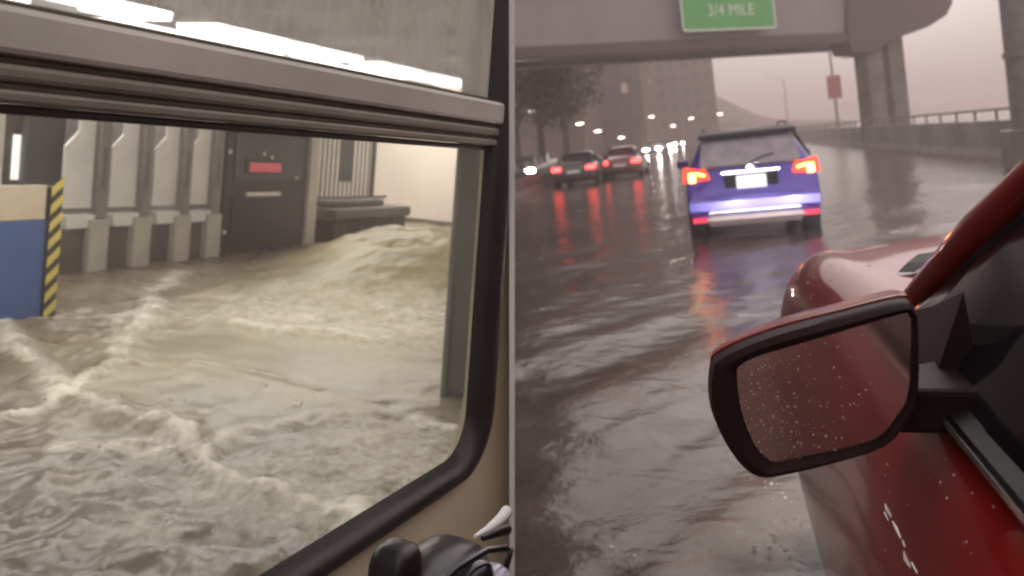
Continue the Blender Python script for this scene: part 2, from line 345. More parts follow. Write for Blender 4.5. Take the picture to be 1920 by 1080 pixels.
def flood_mat(name, deep, silt, foamc, bumpd=0.007, bscale=13.0, rough=0.24, srough=0.32):
    m = D.materials.new(name); m.use_nodes = True; t = m.node_tree; p = t.nodes['Principled BSDF']
    tc = t.nodes.new('ShaderNodeTexCoord')
    fa = t.nodes.new('ShaderNodeAttribute'); fa.attribute_name = 'foam'; si = t.nodes.new('ShaderNodeAttribute'); si.attribute_name = 'silt'
    n = t.nodes.new('ShaderNodeTexNoise'); n.inputs['Scale'].default_value = 26; n.inputs['Detail'].default_value = 8; n.inputs['Roughness'].default_value = 0.7
    t.links.new(tc.outputs['Object'], n.inputs['Vector'])
    a1 = t.nodes.new('ShaderNodeMix'); a1.data_type = 'RGBA'; a1.inputs[6].default_value = (*deep, 1); a1.inputs[7].default_value = (*silt, 1)
    t.links.new(si.outputs['Fac'], a1.inputs[0])
    n3 = t.nodes.new('ShaderNodeTexNoise'); n3.inputs['Scale'].default_value = 2.2; n3.inputs['Detail'].default_value = 5
    t.links.new(tc.outputs['Object'], n3.inputs['Vector'])
    br = t.nodes.new('ShaderNodeMapRange'); br.inputs[1].default_value = .3; br.inputs[2].default_value = .7; br.inputs[3].default_value = .82; br.inputs[4].default_value = 1.15
    t.links.new(n3.outputs['Fac'], br.inputs[0])
    hv = t.nodes.new('ShaderNodeHueSaturation'); t.links.new(a1.outputs[2], hv.inputs['Color']); t.links.new(br.outputs[0], hv.inputs['Value'])
    mm = t.nodes.new('ShaderNodeMath'); mm.operation = 'MULTIPLY_ADD'; mm.inputs[1].default_value = 1.8; mm.inputs[2].default_value = -0.9
    t.links.new(n.outputs['Fac'], mm.inputs[0])
    ad = t.nodes.new('ShaderNodeMath'); ad.operation = 'ADD'; ad.use_clamp = True
    t.links.new(fa.outputs['Fac'], ad.inputs[0]); t.links.new(mm.outputs[0], ad.inputs[1])
    mx = t.nodes.new('ShaderNodeMath'); mx.operation = 'MULTIPLY'; mx.use_clamp = True
    sm = t.nodes.new('ShaderNodeMapRange'); sm.interpolation_type = 'SMOOTHSTEP'; sm.inputs[1].default_value = 0.02; sm.inputs[2].default_value = 0.3
    t.links.new(fa.outputs['Fac'], sm.inputs[0]); t.links.new(ad.outputs[0], mx.inputs[0]); t.links.new(sm.outputs[0], mx.inputs[1])
    a2 = t.nodes.new('ShaderNodeMix'); a2.data_type = 'RGBA'; a2.inputs[7].default_value = (*foamc, 1)
    t.links.new(mx.outputs[0], a2.inputs[0]); t.links.new(hv.outputs[0], a2.inputs[6]); t.links.new(a2.outputs[2], p.inputs['Base Color'])
    ro = t.nodes.new('ShaderNodeMapRange'); ro.inputs[3].default_value = rough; ro.inputs[4].default_value = 0.75
    sr = t.nodes.new('ShaderNodeMath'); sr.operation = 'MULTIPLY_ADD'; sr.inputs[1].default_value = srough; sr.use_clamp = True
    t.links.new(si.outputs['Fac'], sr.inputs[0]); t.links.new(mx.outputs[0], sr.inputs[2]); t.links.new(sr.outputs[0], ro.inputs[0]); t.links.new(ro.outputs[0], p.inputs['Roughness']); p.inputs['IOR'].default_value = 1.33
    n2 = t.nodes.new('ShaderNodeTexNoise'); n2.inputs['Scale'].default_value = bscale; n2.inputs['Detail'].default_value = 6; n2.inputs['Distortion'].default_value = 0.25
    t.links.new(tc.outputs['Object'], n2.inputs['Vector'])
    bp = t.nodes.new('ShaderNodeBump'); bp.inputs['Strength'].default_value = 0.6; bp.inputs['Distance'].default_value = bumpd
    t.links.new(n2.outputs['Fac'], bp.inputs['Height']); t.links.new(bp.outputs[0], p.inputs['Normal'])
    return m
M['flood'] = flood_mat('muddy_flood_water', (0.165, 0.138, 0.108), (0.42, 0.35, 0.19), (0.84, 0.785, 0.69))
put('water', me, M['flood'], fr=ML, kind='structure', clip=True)
put('platform_floor', MB().box(S0, S1, 0.95, W1, ZW - 0.35, ZW - 0.30), M['column'], fr=ML, kind='structure', clip=True)
# droplets thrown up by the surge
mb = MB()
for k in range(90):
    u, v = random.uniform(0, 620), random.uniform(740, 1075)
    if random.random() < 0.25: u, v = random.uniform(20, 300), random.uniform(600, 760)
    p = PL(u, v); r = random.choice((.002, .003, .003, .006)) * random.uniform(.7, 1.2)
    mb.ell((p.x, p.y, ZW + random.uniform(0.03, 0.16)), (r, r * 1.2, r * 1.4), 6, 4)
M['drops'] = mat('water_drops', (0.85, 0.82, 0.75), 0.5, var=0.05)
put('spray_droplets', mb, M['drops'], fr=ML, smooth=60, kind='stuff', label='loose water droplets flying over the muddy surge', cat='droplets')

# ---- the train side and its window
tr = thing('train_car', ML, (0.9, 0.83, ZW), 'train car side with a black gasketed window and grey transom bar', 'train')
T = lambda s, wv, z: (s - 0.9, wv - 0.83, z - ZW)
def tz(mb): mb.v = [T(*p) for p in mb.v]; return mb
G0, G1, GB, GT = -1.75, 1.642, -0.640, 0.012
o1 = rrect(G0 - .055, G1 + .075, GB - .047, 0.80, 0.14); i1 = rrect(-2.2, 2.25, ZW - 0.3, ZC + 0.1, 0.001)
put('wall_panel', tz(ring(MB(), i1, o1, 0.80, 0.86)), M['beige_wall'], tr, clip=True)
# lower gasket: rounded rubber bead following the opening
def bead(A, B, y0, ytop, mbx):
    """bead with a domed profile between outer outline A and inner outline B (towards the viewer is lower w)"""
    n = len(A); secs = []
    for t, h in ((0, 0.0), (0.06, 0.55), (0.25, 0.9), (0.5, 1.0), (0.75, 0.85), (0.92, 0.5), (1, 0.0)):
        secs.append([(A[i][0] * (1 - t) + B[i][0] * t, y0 + (ytop - y0) * h, A[i][1] * (1 - t) + B[i][1] * t) for i in range(n)])
    return mbx.loft(secs, True, False)
outl = rrect(G0 - .06, G1 + .085, GB - .052, 0.79, 0.145, 12); inl = rrect(G0, G1, GB, 0.73, 0.085, 12)
put('window_gasket', tz(bead(outl, inl, 0.815, 0.772, MB())), M['rubber'], tr, smooth=50, clip=True)
put('window_pane', tz(MB().box(G0 - .01, G1 + .012, 0.822, 0.828, GB - .01, 0.03)), M['pane'], tr)
put('window_pane', tz(MB().box(G0 - .01, G1 + .012, 0.822, 0.828, 0.09, 0.74)), M['pane_top'], tr, label='dirty upper pane with pale streaks')
# transom: stepped rails across the window
tm = put('transom', tz(MB().box(G0, G1 + .03, 0.800, 0.850, 0.018, 0.112)), M['alu_dark'], tr, bevel=0.003)
def strip(nm, z0, z1, w0, w1, m, bev=0.004):
    o = put(nm, MB().box(G0 + .002, G1 + .03, w0, w1, z0, z1), m, tm, bevel=bev); o.data.transform(Matrix.Translation((-0.9, -0.83, -ZW))); return o
strip('upper_rail', 0.062, 0.110, 0.782, 0.803, M['alu_light'], 0.007)
strip('seam', 0.0555, 0.0615, 0.794, 0.803, M['groove'], 0.001)
strip('lower_rail', 0.036, 0.055, 0.788, 0.803, M['alu_dark'], 0.006)
strip('seam', 0.030, 0.0355, 0.795, 0.803, M['groove'], 0.001)
strip('lower_rail', 0.0155, 0.0295, 0.790, 0.803, M['alu_dark'], 0.004)
strip('seal', 0.005, 0.0150, 0.800, 0.835, M['rubber'], 0.003)
strip('seal', 0.1125, 0.1185, 0.812, 0.835, M['groove'], 0.002)

# ---- column standing close to the train
p0, p1 = PL(832, 740), PL(905, 740)
cs, cw = (p0.x + p1.x) / 2, (p0.y + p1.y) / 2
co = thing('steel_column', ML, (cs, cw, ZW - .3), 'tall grey steel column rising from the flood right beside the train window', 'column', rz=-TH * 0.0)
hw = 0.115
ca = -math.atan2(0.30, 1.0)
cm = MB().box(-hw, hw, -0.13, -0.105, 0, ZC - ZW + .3 - .003); put('flange', cm, M['column'], co, bevel=0.004, rz=rad(26))
put('flange', MB().box(-hw, hw, 0.105, 0.13, 0, ZC - ZW + .3 - .003), M['column'], co, bevel=0.004, rz=rad(26))
put('web', MB().box(-0.02, 0.02, -0.104, 0.104, 0, ZC - ZW + .3 - .003), M['column'], co, rz=rad(26))
put('base_plate', MB().box(-0.17, 0.17, -0.17, 0.17, 0.0, 0.26), M['column'], co, bevel=0.01, rz=rad(26))

# ---- turnstiles
tn = ['nearest the blue barrier board', 'second from the blue barrier board', 'third from the blue barrier board', 'beside the black booth']
def make_turnstile(sh=0.0):
    t = thing('turnstile', ML, (0, 7.0, ZW - .2), '', 'turnstile', 'row of turnstiles')
    z = lambda a: a - (ZW - .2)
    # tall leaf with a clipped corner, its own thin box standing over the cabinet
    put('leaf_panel', MB().prism([(-0.47, z(-0.80)), (-0.145, z(-0.80)), (-0.145, z(0.10)), (-0.33, z(0.10)), (-0.33, z(-0.06)), (-0.47, z(-0.21))], 1, 0.10, 0.13), M['steel_light'], t, bevel=0.006)
    put('post', MB().box(-0.235, -0.02, -0.02, 0.62, z(ZW - .2), z(-0.90)), M['steel_post'], t, bevel=0.012)
    put('post', MB().box(-0.140, -0.02, 0.02, 0.55, z(-0.897), z(0.30)), M['steel_mid'], t, bevel=0.008, label='upper grey post with a dark slot')
    put('slot', MB().box(-0.10, -0.07, 0.008, 0.022, z(-0.62), z(-0.20)), M['column'], t)
    put('top_plate', MB().prism([(-0.48, z(-0.86)), (-0.145, z(-0.86)), (-0.20, z(-0.985)), (-0.46, z(-0.985))], 1, 0.02, 0.16), M['white_plate'], t, bevel=0.006)
    put('kick_panel', MB().box(-0.49, -0.24, 0.06, 0.50, z(ZW - .2), z(-0.99)), M['steel_dark'], t, bevel=0.006)
    return t
t0 = make_turnstile()
for k, s in enumerate((6.00, 6.52, 7.06, 7.52)):
    t = t0 if k == 0 else copy_tree(t0)
    t.matrix_world = ML @ Matrix.Translation((s, 7.0, ZW - .2))
    t['label'] = 'grey steel turnstile with tall pale leaf, ' + tn[k]

# ---- black booth
bt = thing('station_booth', ML, (8.2, 7.05, ZW - .2), 'black station booth with red lit display and a short white bar', 'booth')
B = lambda a: a - (ZW - .2)
put('body', MB().box(-0.66, 0.86, 0.0, 1.2, 0, B(0.35)), M['booth'], bt, bevel=0.02)
put('lower_panel', MB().box(-0.50, 0.72, -0.020, -0.002, 0.02, B(-0.72)), M['booth'], bt, bevel=0.006)
put('upper_panel', MB().box(-0.50, 0.72, -0.020, -0.002, B(-0.52), B(0.20)), M['booth_panel'], bt, bevel=0.006)
put('corner_trim', MB().box(-0.65, -0.56, -0.025, -0.002, 0.02, B(0.3)), M['booth'], bt, bevel=0.006)
lp = put('display', MB().box(-0.33, 0.34, -0.040, -0.022, B(-0.44), B(-0.27)), M['booth'], bt, bevel=0.006)
put('display_light', MB().box(-0.27, 0.29, -0.046, -0.041, B(-0.42), B(-0.31)), M['led'], lp, bevel=0.003, label='glowing red display strip')
put('white_bar', MB().box(-0.29, 0.31, -0.05, -0.021, B(-0.71), B(-0.665)), M['white_plate'], bt, bevel=0.006)
put('side_post', MB().box(0.87, 1.06, -0.04, 0.3, 0, B(0.35)), M['steel_post'], bt, bevel=0.01, label='pale green grey post at the booth corner')
for x, z in ((-0.60, -0.19), (-0.61, -1.12), (-0.02, -0.20), (0.12, -0.24), (0.62, -0.49)):
    put('light_dot', MB().disc((x, -0.030, B(z)), 0.022, 1, 0.012, 10), M['white_plate'], bt)  # white discs stand in for small dots of light

# ---- railing and low counter beyond the booth
rl = thing('railing', ML, (9.5, 7.35, ZW - .2), 'dark upright bar railing between the booth and the cream wall', 'railing')
put('top_rail', MB().box(-0.1, 1.95, -0.02, 0.02, B(0.26), B(0.30)), M['bar_dark'], rl)
put('bottom_rail', MB().box(-0.1, 1.95, -0.02, 0.02, B(-0.82), B(-0.78)), M['bar_dark'], rl)
bar = MB().box(-0.011, 0.011, -0.011, 0.011, B(-0.779), B(0.259)).mesh('bar')
bar.materials.append(M['bar_dark'])
for k in range(15): put('bar', bar, None, rl, loc=(0.05 + 0.105 * k, 0, 0))
put('end_post', MB().box(1.50, 1.56, -0.03, 0.03, B(-1.3), B(0.9)), M['bar_dark'], rl, bevel=0.006)
put('notice_board', MB().box(0.62, 0.95, -0.05, -0.025, B(-0.56), B(0.2)), M['col_dark'], rl, bevel=0.006)
ct = thing('low_counter', ML, (9.6, 6.9, ZW - .2), 'long dark low counter standing in the water beyond the booth', 'counter')
put('base', MB().box(-0.1, 1.75, 0.0, 0.35, 0, B(-1.06)), M['booth'], ct, bevel=0.02)
put('top', MB().box(-0.15, 1.80, -0.06, 0.40, B(-1.055), B(-0.90)), M['steel_dark'], ct, bevel=0.03)
put('upstand', MB().box(-0.1, 1.30, 0.12, 0.36, B(-0.897), B(-0.80)), M['steel_dark'], ct, bevel=0.02)
for k in range(4): put('fin', MB().box(0.1 + .42 * k, 0.13 + .42 * k, -0.02, -0.002, 0.1, B(-1.08)), M['steel_dark'], ct)

# ---- blue barrier board with hazard striped end post
bb = thing('barrier_board', ML, (3.4, 5.45, ZW - .3), 'blue barrier board with a cream top band and hazard striped end post', 'barrier')
Q = lambda a: a - (ZW - .3)
put('blue_board', MB().box(-1.6, 0.735, 0, 0.05, 0, Q(-0.685)), M['blue'], bb, bevel=0.004)
put('cream_band', MB().box(-1.6, 0.72, -0.004, 0.052, Q(-0.683), Q(-0.445)), M['cream'], bb, bevel=0.004)
pp = put('hazard_post', MB().box(0.737, 0.83, -0.03, 0.06, 0, Q(-0.455)), M['black'], bb, bevel=0.004)
for k in range(10):
    z = 0.05 + 0.125 * k
    put('stripe', MB().prism([(0.7365, z), (0.8305, z + 0.085), (0.8305, z + 0.15), (0.7365, z + 0.065)], 1, -0.034, -0.0305), M['yellow'], pp)
# ---- dark column and lit strip at far left
dc = thing('dark_column', ML, (5.72, 7.75, ZW - .3), 'dark grey square column behind the blue barrier board', 'column')
put('shaft', MB().box(-0.22, 0.24, -0.15, -0.05, 0, ZC - ZW + .3 - .003), M['col_dark'], dc, bevel=0.02)
put('collar', MB().box(-0.25, 0.27, -0.18, -0.02, 0.0, 0.5), M['steel_dark'], dc, bevel=0.02)
lsp = PL(31, 300, 1, 7.7)
ls = thing('lit_wall_strip', ML, (lsp.x, 7.7, -0.6), 'narrow upright lit white strip left of the dark column', 'light')
put('housing', MB().box(-0.10, 0.10, 0.0, 0.06, -0.1, 0.75), M['steel_dark'], ls, bevel=0.01)
put('diffuser', MB().box(-0.055, 0.055, -0.012, -0.002, 0.03, 0.46), M['lightbox'], ls, bevel=0.004)
# side wall stub behind
put('wall_left_stub', MB().box(3.0, 5.3, 8.2, 8.3, ZW - .3, ZC - .003), M['col_dark'], fr=ML, kind='structure')

# ---- fluorescent fixtures
pos = [(5.35, 7.55, 'over the first turnstiles'), (8.95, 7.55, 'over the booth'), (12.45, 7.55, 'over the railing near the cream wall'),
       (5.0, 8.75, 'in the back row, left of three'), (8.6, 8.75, 'in the back row, middle of three'), (12.0, 8.75, 'in the back row, right of three'),
       (0.3, 4.2, 'added out of view over the platform edge, nearer one'), (3.8, 4.2, 'added out of view over the platform edge, farther one')]  # last two fixtures are unseen, added to light the water
fx0 = thing('fluorescent_fixture', ML, (0, 0, 1.25), '', 'ceiling light', 'fluorescent ceiling lights')
put('housing', MB().prism([(-0.36, 0.02), (0.36, 0.02), (0.25, 0.10), (-0.25, 0.10)], 0, -1.5, 1.5), M['fixture'], fx0, bevel=0.006)
for y in (-0.175, 0.175): put('diffuser', MB().prism([(y - .16, 0.018), (y - .14, -0.07), (y + .14, -0.07), (y + .16, 0.018)], 0, -1.46, 1.46), M['tube'], fx0, bevel=.01)
for x in (-1.2, 1.2): put('hanger', MB().box(x - .012, x + .012, -.012, .012, 0.10, 0.247), M['fixture'], fx0)
for k, (s, ww, d) in enumerate(pos):
    f = fx0 if k == 0 else copy_tree(fx0)
    f.matrix_world = ML @ Matrix.Translation((s, ww, 1.25)); f['label'] = 'long white fluorescent ceiling light ' + d
cd = PL(815, 60, 1, 5.0)
hg = thing('hanging_conduit', ML, (cd.x, cd.y, 1.0), 'thin pale conduit hanging upright from the station ceiling', 'conduit')
put('rod', MB().tube([(0, 0, 0.05), (0, 0, 0.497)], 0.022, 8), M['white_plate'], hg, smooth=50)
put('end_box', MB().box(-0.05, 0.05, -0.05, 0.05, -0.04, 0.05), M['fixture'], hg, bevel=0.01)

# ---- dark glossy bag at the sill
bc = PL(800, 1085, 1, 0.60)
bag = thing('bag', ML, (bc.x, bc.y, bc.z - 0.12), 'shiny black bag with a pale blue patch and white strap below the train window', 'bag')
def cushion(rx, ry, rz, c, e=0.55, nu=20, nv=12, squash=None):
    m = MB(); m.ell(c, (1, 1, 1), nu, nv)
    def sg(x): return math.copysign(abs(x) ** e, x)
    m.v = [(c[0] + rx * sg(x - c[0]), c[1] + ry * sg(y - c[1]), c[2] + rz * sg(z - c[2])) for x, y, z in m.v]; return m
put('body', cushion(0.150, 0.07, 0.135, (0.005, 0.0, 0.02), 0.62), M['bag'], bag, smooth=60)
cc = PL(742, 1062, 1, .57) - Vector((bc.x, bc.y, bc.z - 0.12))
put('corner', cushion(0.032, 0.03, 0.055, (cc.x, cc.y, cc.z - .025), 0.5), M['bag'], bag, smooth=60)
put('patch', cushion(0.036, 0.030, 0.040, (0.100, -0.060, 0.075), 0.8), M['bag_blue'], bag, smooth=60)
put('panel', cushion(0.05, 0.030, 0.06, (0.050, -0.052, 0.080), 0.8), M['bag_navy'], bag, smooth=60)
put('piping', MB().tube([(-0.10, -0.05, 0.145), (-0.03, -0.06, 0.162), (0.05, -0.07, 0.160), (0.10, -0.080, 0.147), (0.135, -0.075, 0.128), (0.155, -0.06, 0.09), (0.16, -0.05, 0.04)], 0.006, 8), M['bag_navy'], bag, smooth=60)
bp_ = lambda u, v, wq: PL(u, v, 1, wq) - Vector((bc.x, bc.y, bc.z - 0.12))
put('strap', MB().tube([bp_(890, 1006, .56), bp_(915, 992, .56), bp_(938, 974, .56), bp_(951, 958, .56)], [.003, .006, .009, .010], 8), M['strap'], bag, smooth=60)
put('flap', MB().tube([bp_(905, 1010, .57), bp_(930, 998, .57), bp_(950, 992, .57)], [.004, .009, .010], 8), M['bag'], bag, smooth=60)


# ================================================================== RIGHT: flooded highway seen past a red car's mirror
ZR, ZG = -1.45, -1.57          # water surface, road under it
M['road_bed'] = mat('wet_asphalt', (0.05, 0.047, 0.045), 0.4, var=0.2, vscale=1)
M['concrete'] = mat('wet_concrete', (0.22, 0.195, 0.185), 0.55, var=0.2, vscale=0.8, bump=0.1, bscale=12, stain=(0.13, 0.11, 0.105))
M['girder'] = mat('girder_paint', (0.32, 0.28, 0.285), 0.5, var=0.10, vscale=0.5)
M['girder_dark'] = mat('girder_flange_paint', (0.11, 0.072, 0.076), 0.5, var=0.15, vscale=0.5)
M['sign_green'] = mat('sign_green', (0.11, 0.46, 0.13), 0.35, var=0.10, vscale=0.6)
M['sign_white'] = mat('sign_white', (0.82, 0.84, 0.74), 0.35, var=0.03)
M['galv'] = mat('galvanised_steel', (0.20, 0.185, 0.18), 0.45, 0.4, var=0.15)
M['red_sign'] = mat('faded_red_sign', (0.42, 0.12, 0.10), 0.5, var=0.08)
M['tyre'] = mat('tyre_rubber', (0.02, 0.02, 0.02), 0.7, var=0.2)
M['rim'] = mat('alloy_rim', (0.45, 0.45, 0.46), 0.3, 0.8, var=0.08)
M['car_glass'] = mat('dark_car_glass', (0.010, 0.008, 0.009), 0.08, var=0.2, spec=0.2)
M['rear_glass'] = mat('rear_window_glass', (0.22, 0.18, 0.185), 0.10, var=0.2, spec=1.0)
M['trim'] = mat('black_plastic_trim', (0.012, 0.009, 0.009), 0.45, spec=0.12, var=0.25, bump=0.05, bscale=60)
M['chrome'] = mat('brushed_chrome', (0.60, 0.56, 0.55), 0.22, 0.9, var=0.06)
M['skid'] = mat('dull_skid_plate', (0.36, 0.28, 0.25), 0.35, 0.3, var=0.1)
M['purple'] = mat('violet_blue_paint', (0.085, 0.055, 0.32), 0.25, 0.2, var=0.06, coat=0.8)
M['maroon'] = mat('maroon_paint', (0.16, 0.03, 0.03), 0.25, 0.2, var=0.06, coat=0.8)
M['charcoal'] = mat('charcoal_paint', (0.045, 0.04, 0.045), 0.25, 0.2, var=0.06, coat=0.8)
M['silver'] = mat('silver_paint', (0.33, 0.32, 0.32), 0.3, 0.5, var=0.05, coat=0.8)
M['red'] = mat('glossy_red_paint', (0.24, 0.006, 0.005), 0.3, 0.0, var=0.12, vscale=3, coat=0.6, spec=0.1, bump=0.02, bscale=30)
M['tail_red'] = emit_mat('tail_light_red', (1.0, 0.05, 0.02), 2.6, (0.4, 0.02, 0.02))
M['tail_amber'] = emit_mat('tail_light_amber', (1.0, 0.50, 0.10), 9.0, (0.8, 0.4, 0.1))
M['tail_bright'] = emit_mat('brake_light_red', (1.0, 0.05, 0.05), 9.0, (0.4, 0.02, 0.02))
M['reflector'] = emit_mat('red_reflector_glow', (1.0, 0.02, 0.08), 1.0, (0.5, 0.01, 0.03))  # own glow in place of light thrown back by the reflector
M['head'] = emit_mat('headlight', (1.0, 0.93, 0.85), 130.0, (0.9, 0.9, 0.9))
M['lamp_on'] = emit_mat('street_lamp_glow', (1.0, 0.85, 0.7), 6.0, (0.9, 0.9, 0.9))
M['plate'] = mat('number_plate', (0.86, 0.86, 0.84), 0.4, var=0.03)
M['plate_glow'] = emit_mat('number_plate_glow', (0.95, 0.97, 1.0), 0.45, (0.86, 0.86, 0.84))  # self-glow stands in for light falling on the plate
M['bark'] = mat('bark', (0.05, 0.038, 0.03), 0.85, var=0.3)
M['leaf'] = mat('dark_leaves', (0.030, 0.034, 0.022), 0.6, var=0.35, vscale=0.8)
M['leaf2'] = mat('brown_green_leaves', (0.05, 0.042, 0.028), 0.6, var=0.35, vscale=0.8)
M['brick'] = mat('brown_brick', (0.10, 0.05, 0.042), 0.8, var=0.15, vscale=0.2)
M['brick2'] = mat('mauve_render', (0.15, 0.09, 0.095), 0.8, var=0.12, vscale=0.2)
M['win'] = mat('dark_window', (0.05, 0.05, 0.06), 0.15, var=0.3)
M['win_lit'] = emit_mat('lit_window', (1.0, 0.7, 0.45), 0.22, (0.2, 0.15, 0.1))
M['mirror_case'] = mat('dark_maroon_plastic', (0.022, 0.009, 0.010), 0.5, var=0.2, spec=0.15)
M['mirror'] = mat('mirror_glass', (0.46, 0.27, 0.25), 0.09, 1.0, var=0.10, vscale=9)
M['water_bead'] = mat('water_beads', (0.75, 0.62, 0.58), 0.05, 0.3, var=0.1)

put('ground', MB().box(-1800, 1800, -60, 4000, ZG - 0.3, ZG - 0.02), M['road_bed'], fr=MR, kind='structure')
# ---- water over the road
ar = np.concatenate([np.linspace(-6, 0.8, 30), 0.8 + (np.linspace(0, 1, 420)[1:] ** 2.2) * 60, np.linspace(60.8, 420, 60)[1:]])
rr = np.concatenate([np.linspace(-60, -8, 30), np.linspace(-8, 9, 230)[1:], np.linspace(9, 60, 24)[1:]])
X, Y = np.meshgrid(rr, ar, indexing='ij')
p, q = PR(965, 600), PR(1200, 520); d = (q - p).normalized(); nx_, ny_ = -d.y, d.x
U = X * d.x + Y * d.y; V = X * nx_ + Y * ny_
fade = 1 / (1 + (Y / 14.0) ** 2)
wv = fbm(U * 0.45 + 3, V * 1.5, 4, 0.55); wv2 = fbm(U * 1.6, V * 4.2 + 7, 4, 0.55)
Z = ZR + (0.055 * wv + 0.016 * wv2) * fade + 0.02 * fbm(X * 0.6, Y * 0.5, 3) * fade
side = np.exp(-((X + 0.05) / 0.35) ** 2) * ((Y > 0.8) & (Y < 3.2)); Z = Z + 0.05 * side * fbm(X * 6, Y * 6, 4, .6)
streak = np.clip(1 - np.abs(wv2) * 3.2, 0, 1) ** 2 * np.clip(wv + 0.15, 0, 1)
foam = np.clip(0.55 * streak * (0.3 + fade) + 0.8 * side * np.clip(fbm(X * 5, Y * 5, 4, .6), 0, 1), 0, 1)
me = sheet('road_water', rr, ar, Z, {'foam': foam, 'silt': np.clip(0.5 + wv, 0, 1)})
M['road_water'] = flood_mat('brown_road_water', (0.060, 0.041, 0.035), (0.11, 0.077, 0.066), (0.34, 0.28, 0.25), bumpd=0.026, bscale=4.5, rough=0.17, srough=0.0)
put('road_water', me, M['road_water'], fr=MR, kind='structure')

# ---- cars
def ringsec(y, zb, zs, zt, wb, wr):
    h = [(0, zb), (wb * .82, zb), (wb * .97, zb + .10), (wb, zb + (zs - zb) * .5), (wb * .985, zs - .06), (wb * .95, zs), (wr, zt - .07), (wr * .86, zt - .01), (wr * .4, zt + .012), (0, zt + .015)]
    return [(x, y, z) for x, z in h] + [(-x, y, z) for x, z in h[-2:0:-1]]
def wheel(parent, x, y, R, wd):
    sg = 1 if x > 0 else -1
    t = MB(); prof = [(R * .62, -wd / 2), (R * .95, -wd / 2), (R, -wd * .32), (R, wd * .32), (R * .95, wd / 2), (R * .62, wd / 2)]
    n = 22; t.loft([[(x + o, y + r * math.cos(2 * math.pi * k / n), R + r * math.sin(2 * math.pi * k / n)) for r, o in prof] for k in range(n + 1)], True, False)
    w_ = put('wheel', t, M['tyre'], parent, smooth=40)
    m = MB(); m.disc((x + sg * wd * .28, y, R), R * .62, 0, 0.02, 18)
    for k in range(5):
        a = 2 * math.pi * k / 5; c_, s_ = math.cos(a), math.sin(a)
        m.loft([[(x + sg * wd * .45, y + c_ * rr_ - s_ * hw_, R + s_ * rr_ + c_ * hw_), (x + sg * wd * .45, y + c_ * rr_ + s_ * hw_, R + s_ * rr_ - c_ * hw_),
                 (x + sg * wd * .3, y + c_ * rr_ + s_ * hw_, R + s_ * rr_ - c_ * hw_), (x + sg * wd * .3, y + c_ * rr_ - s_ * hw_, R + s_ * rr_ + c_ * hw_)] for rr_, hw_ in ((0.03, .03), (R * .6, .045))])
    put('rim', m, M['rim'], w_)
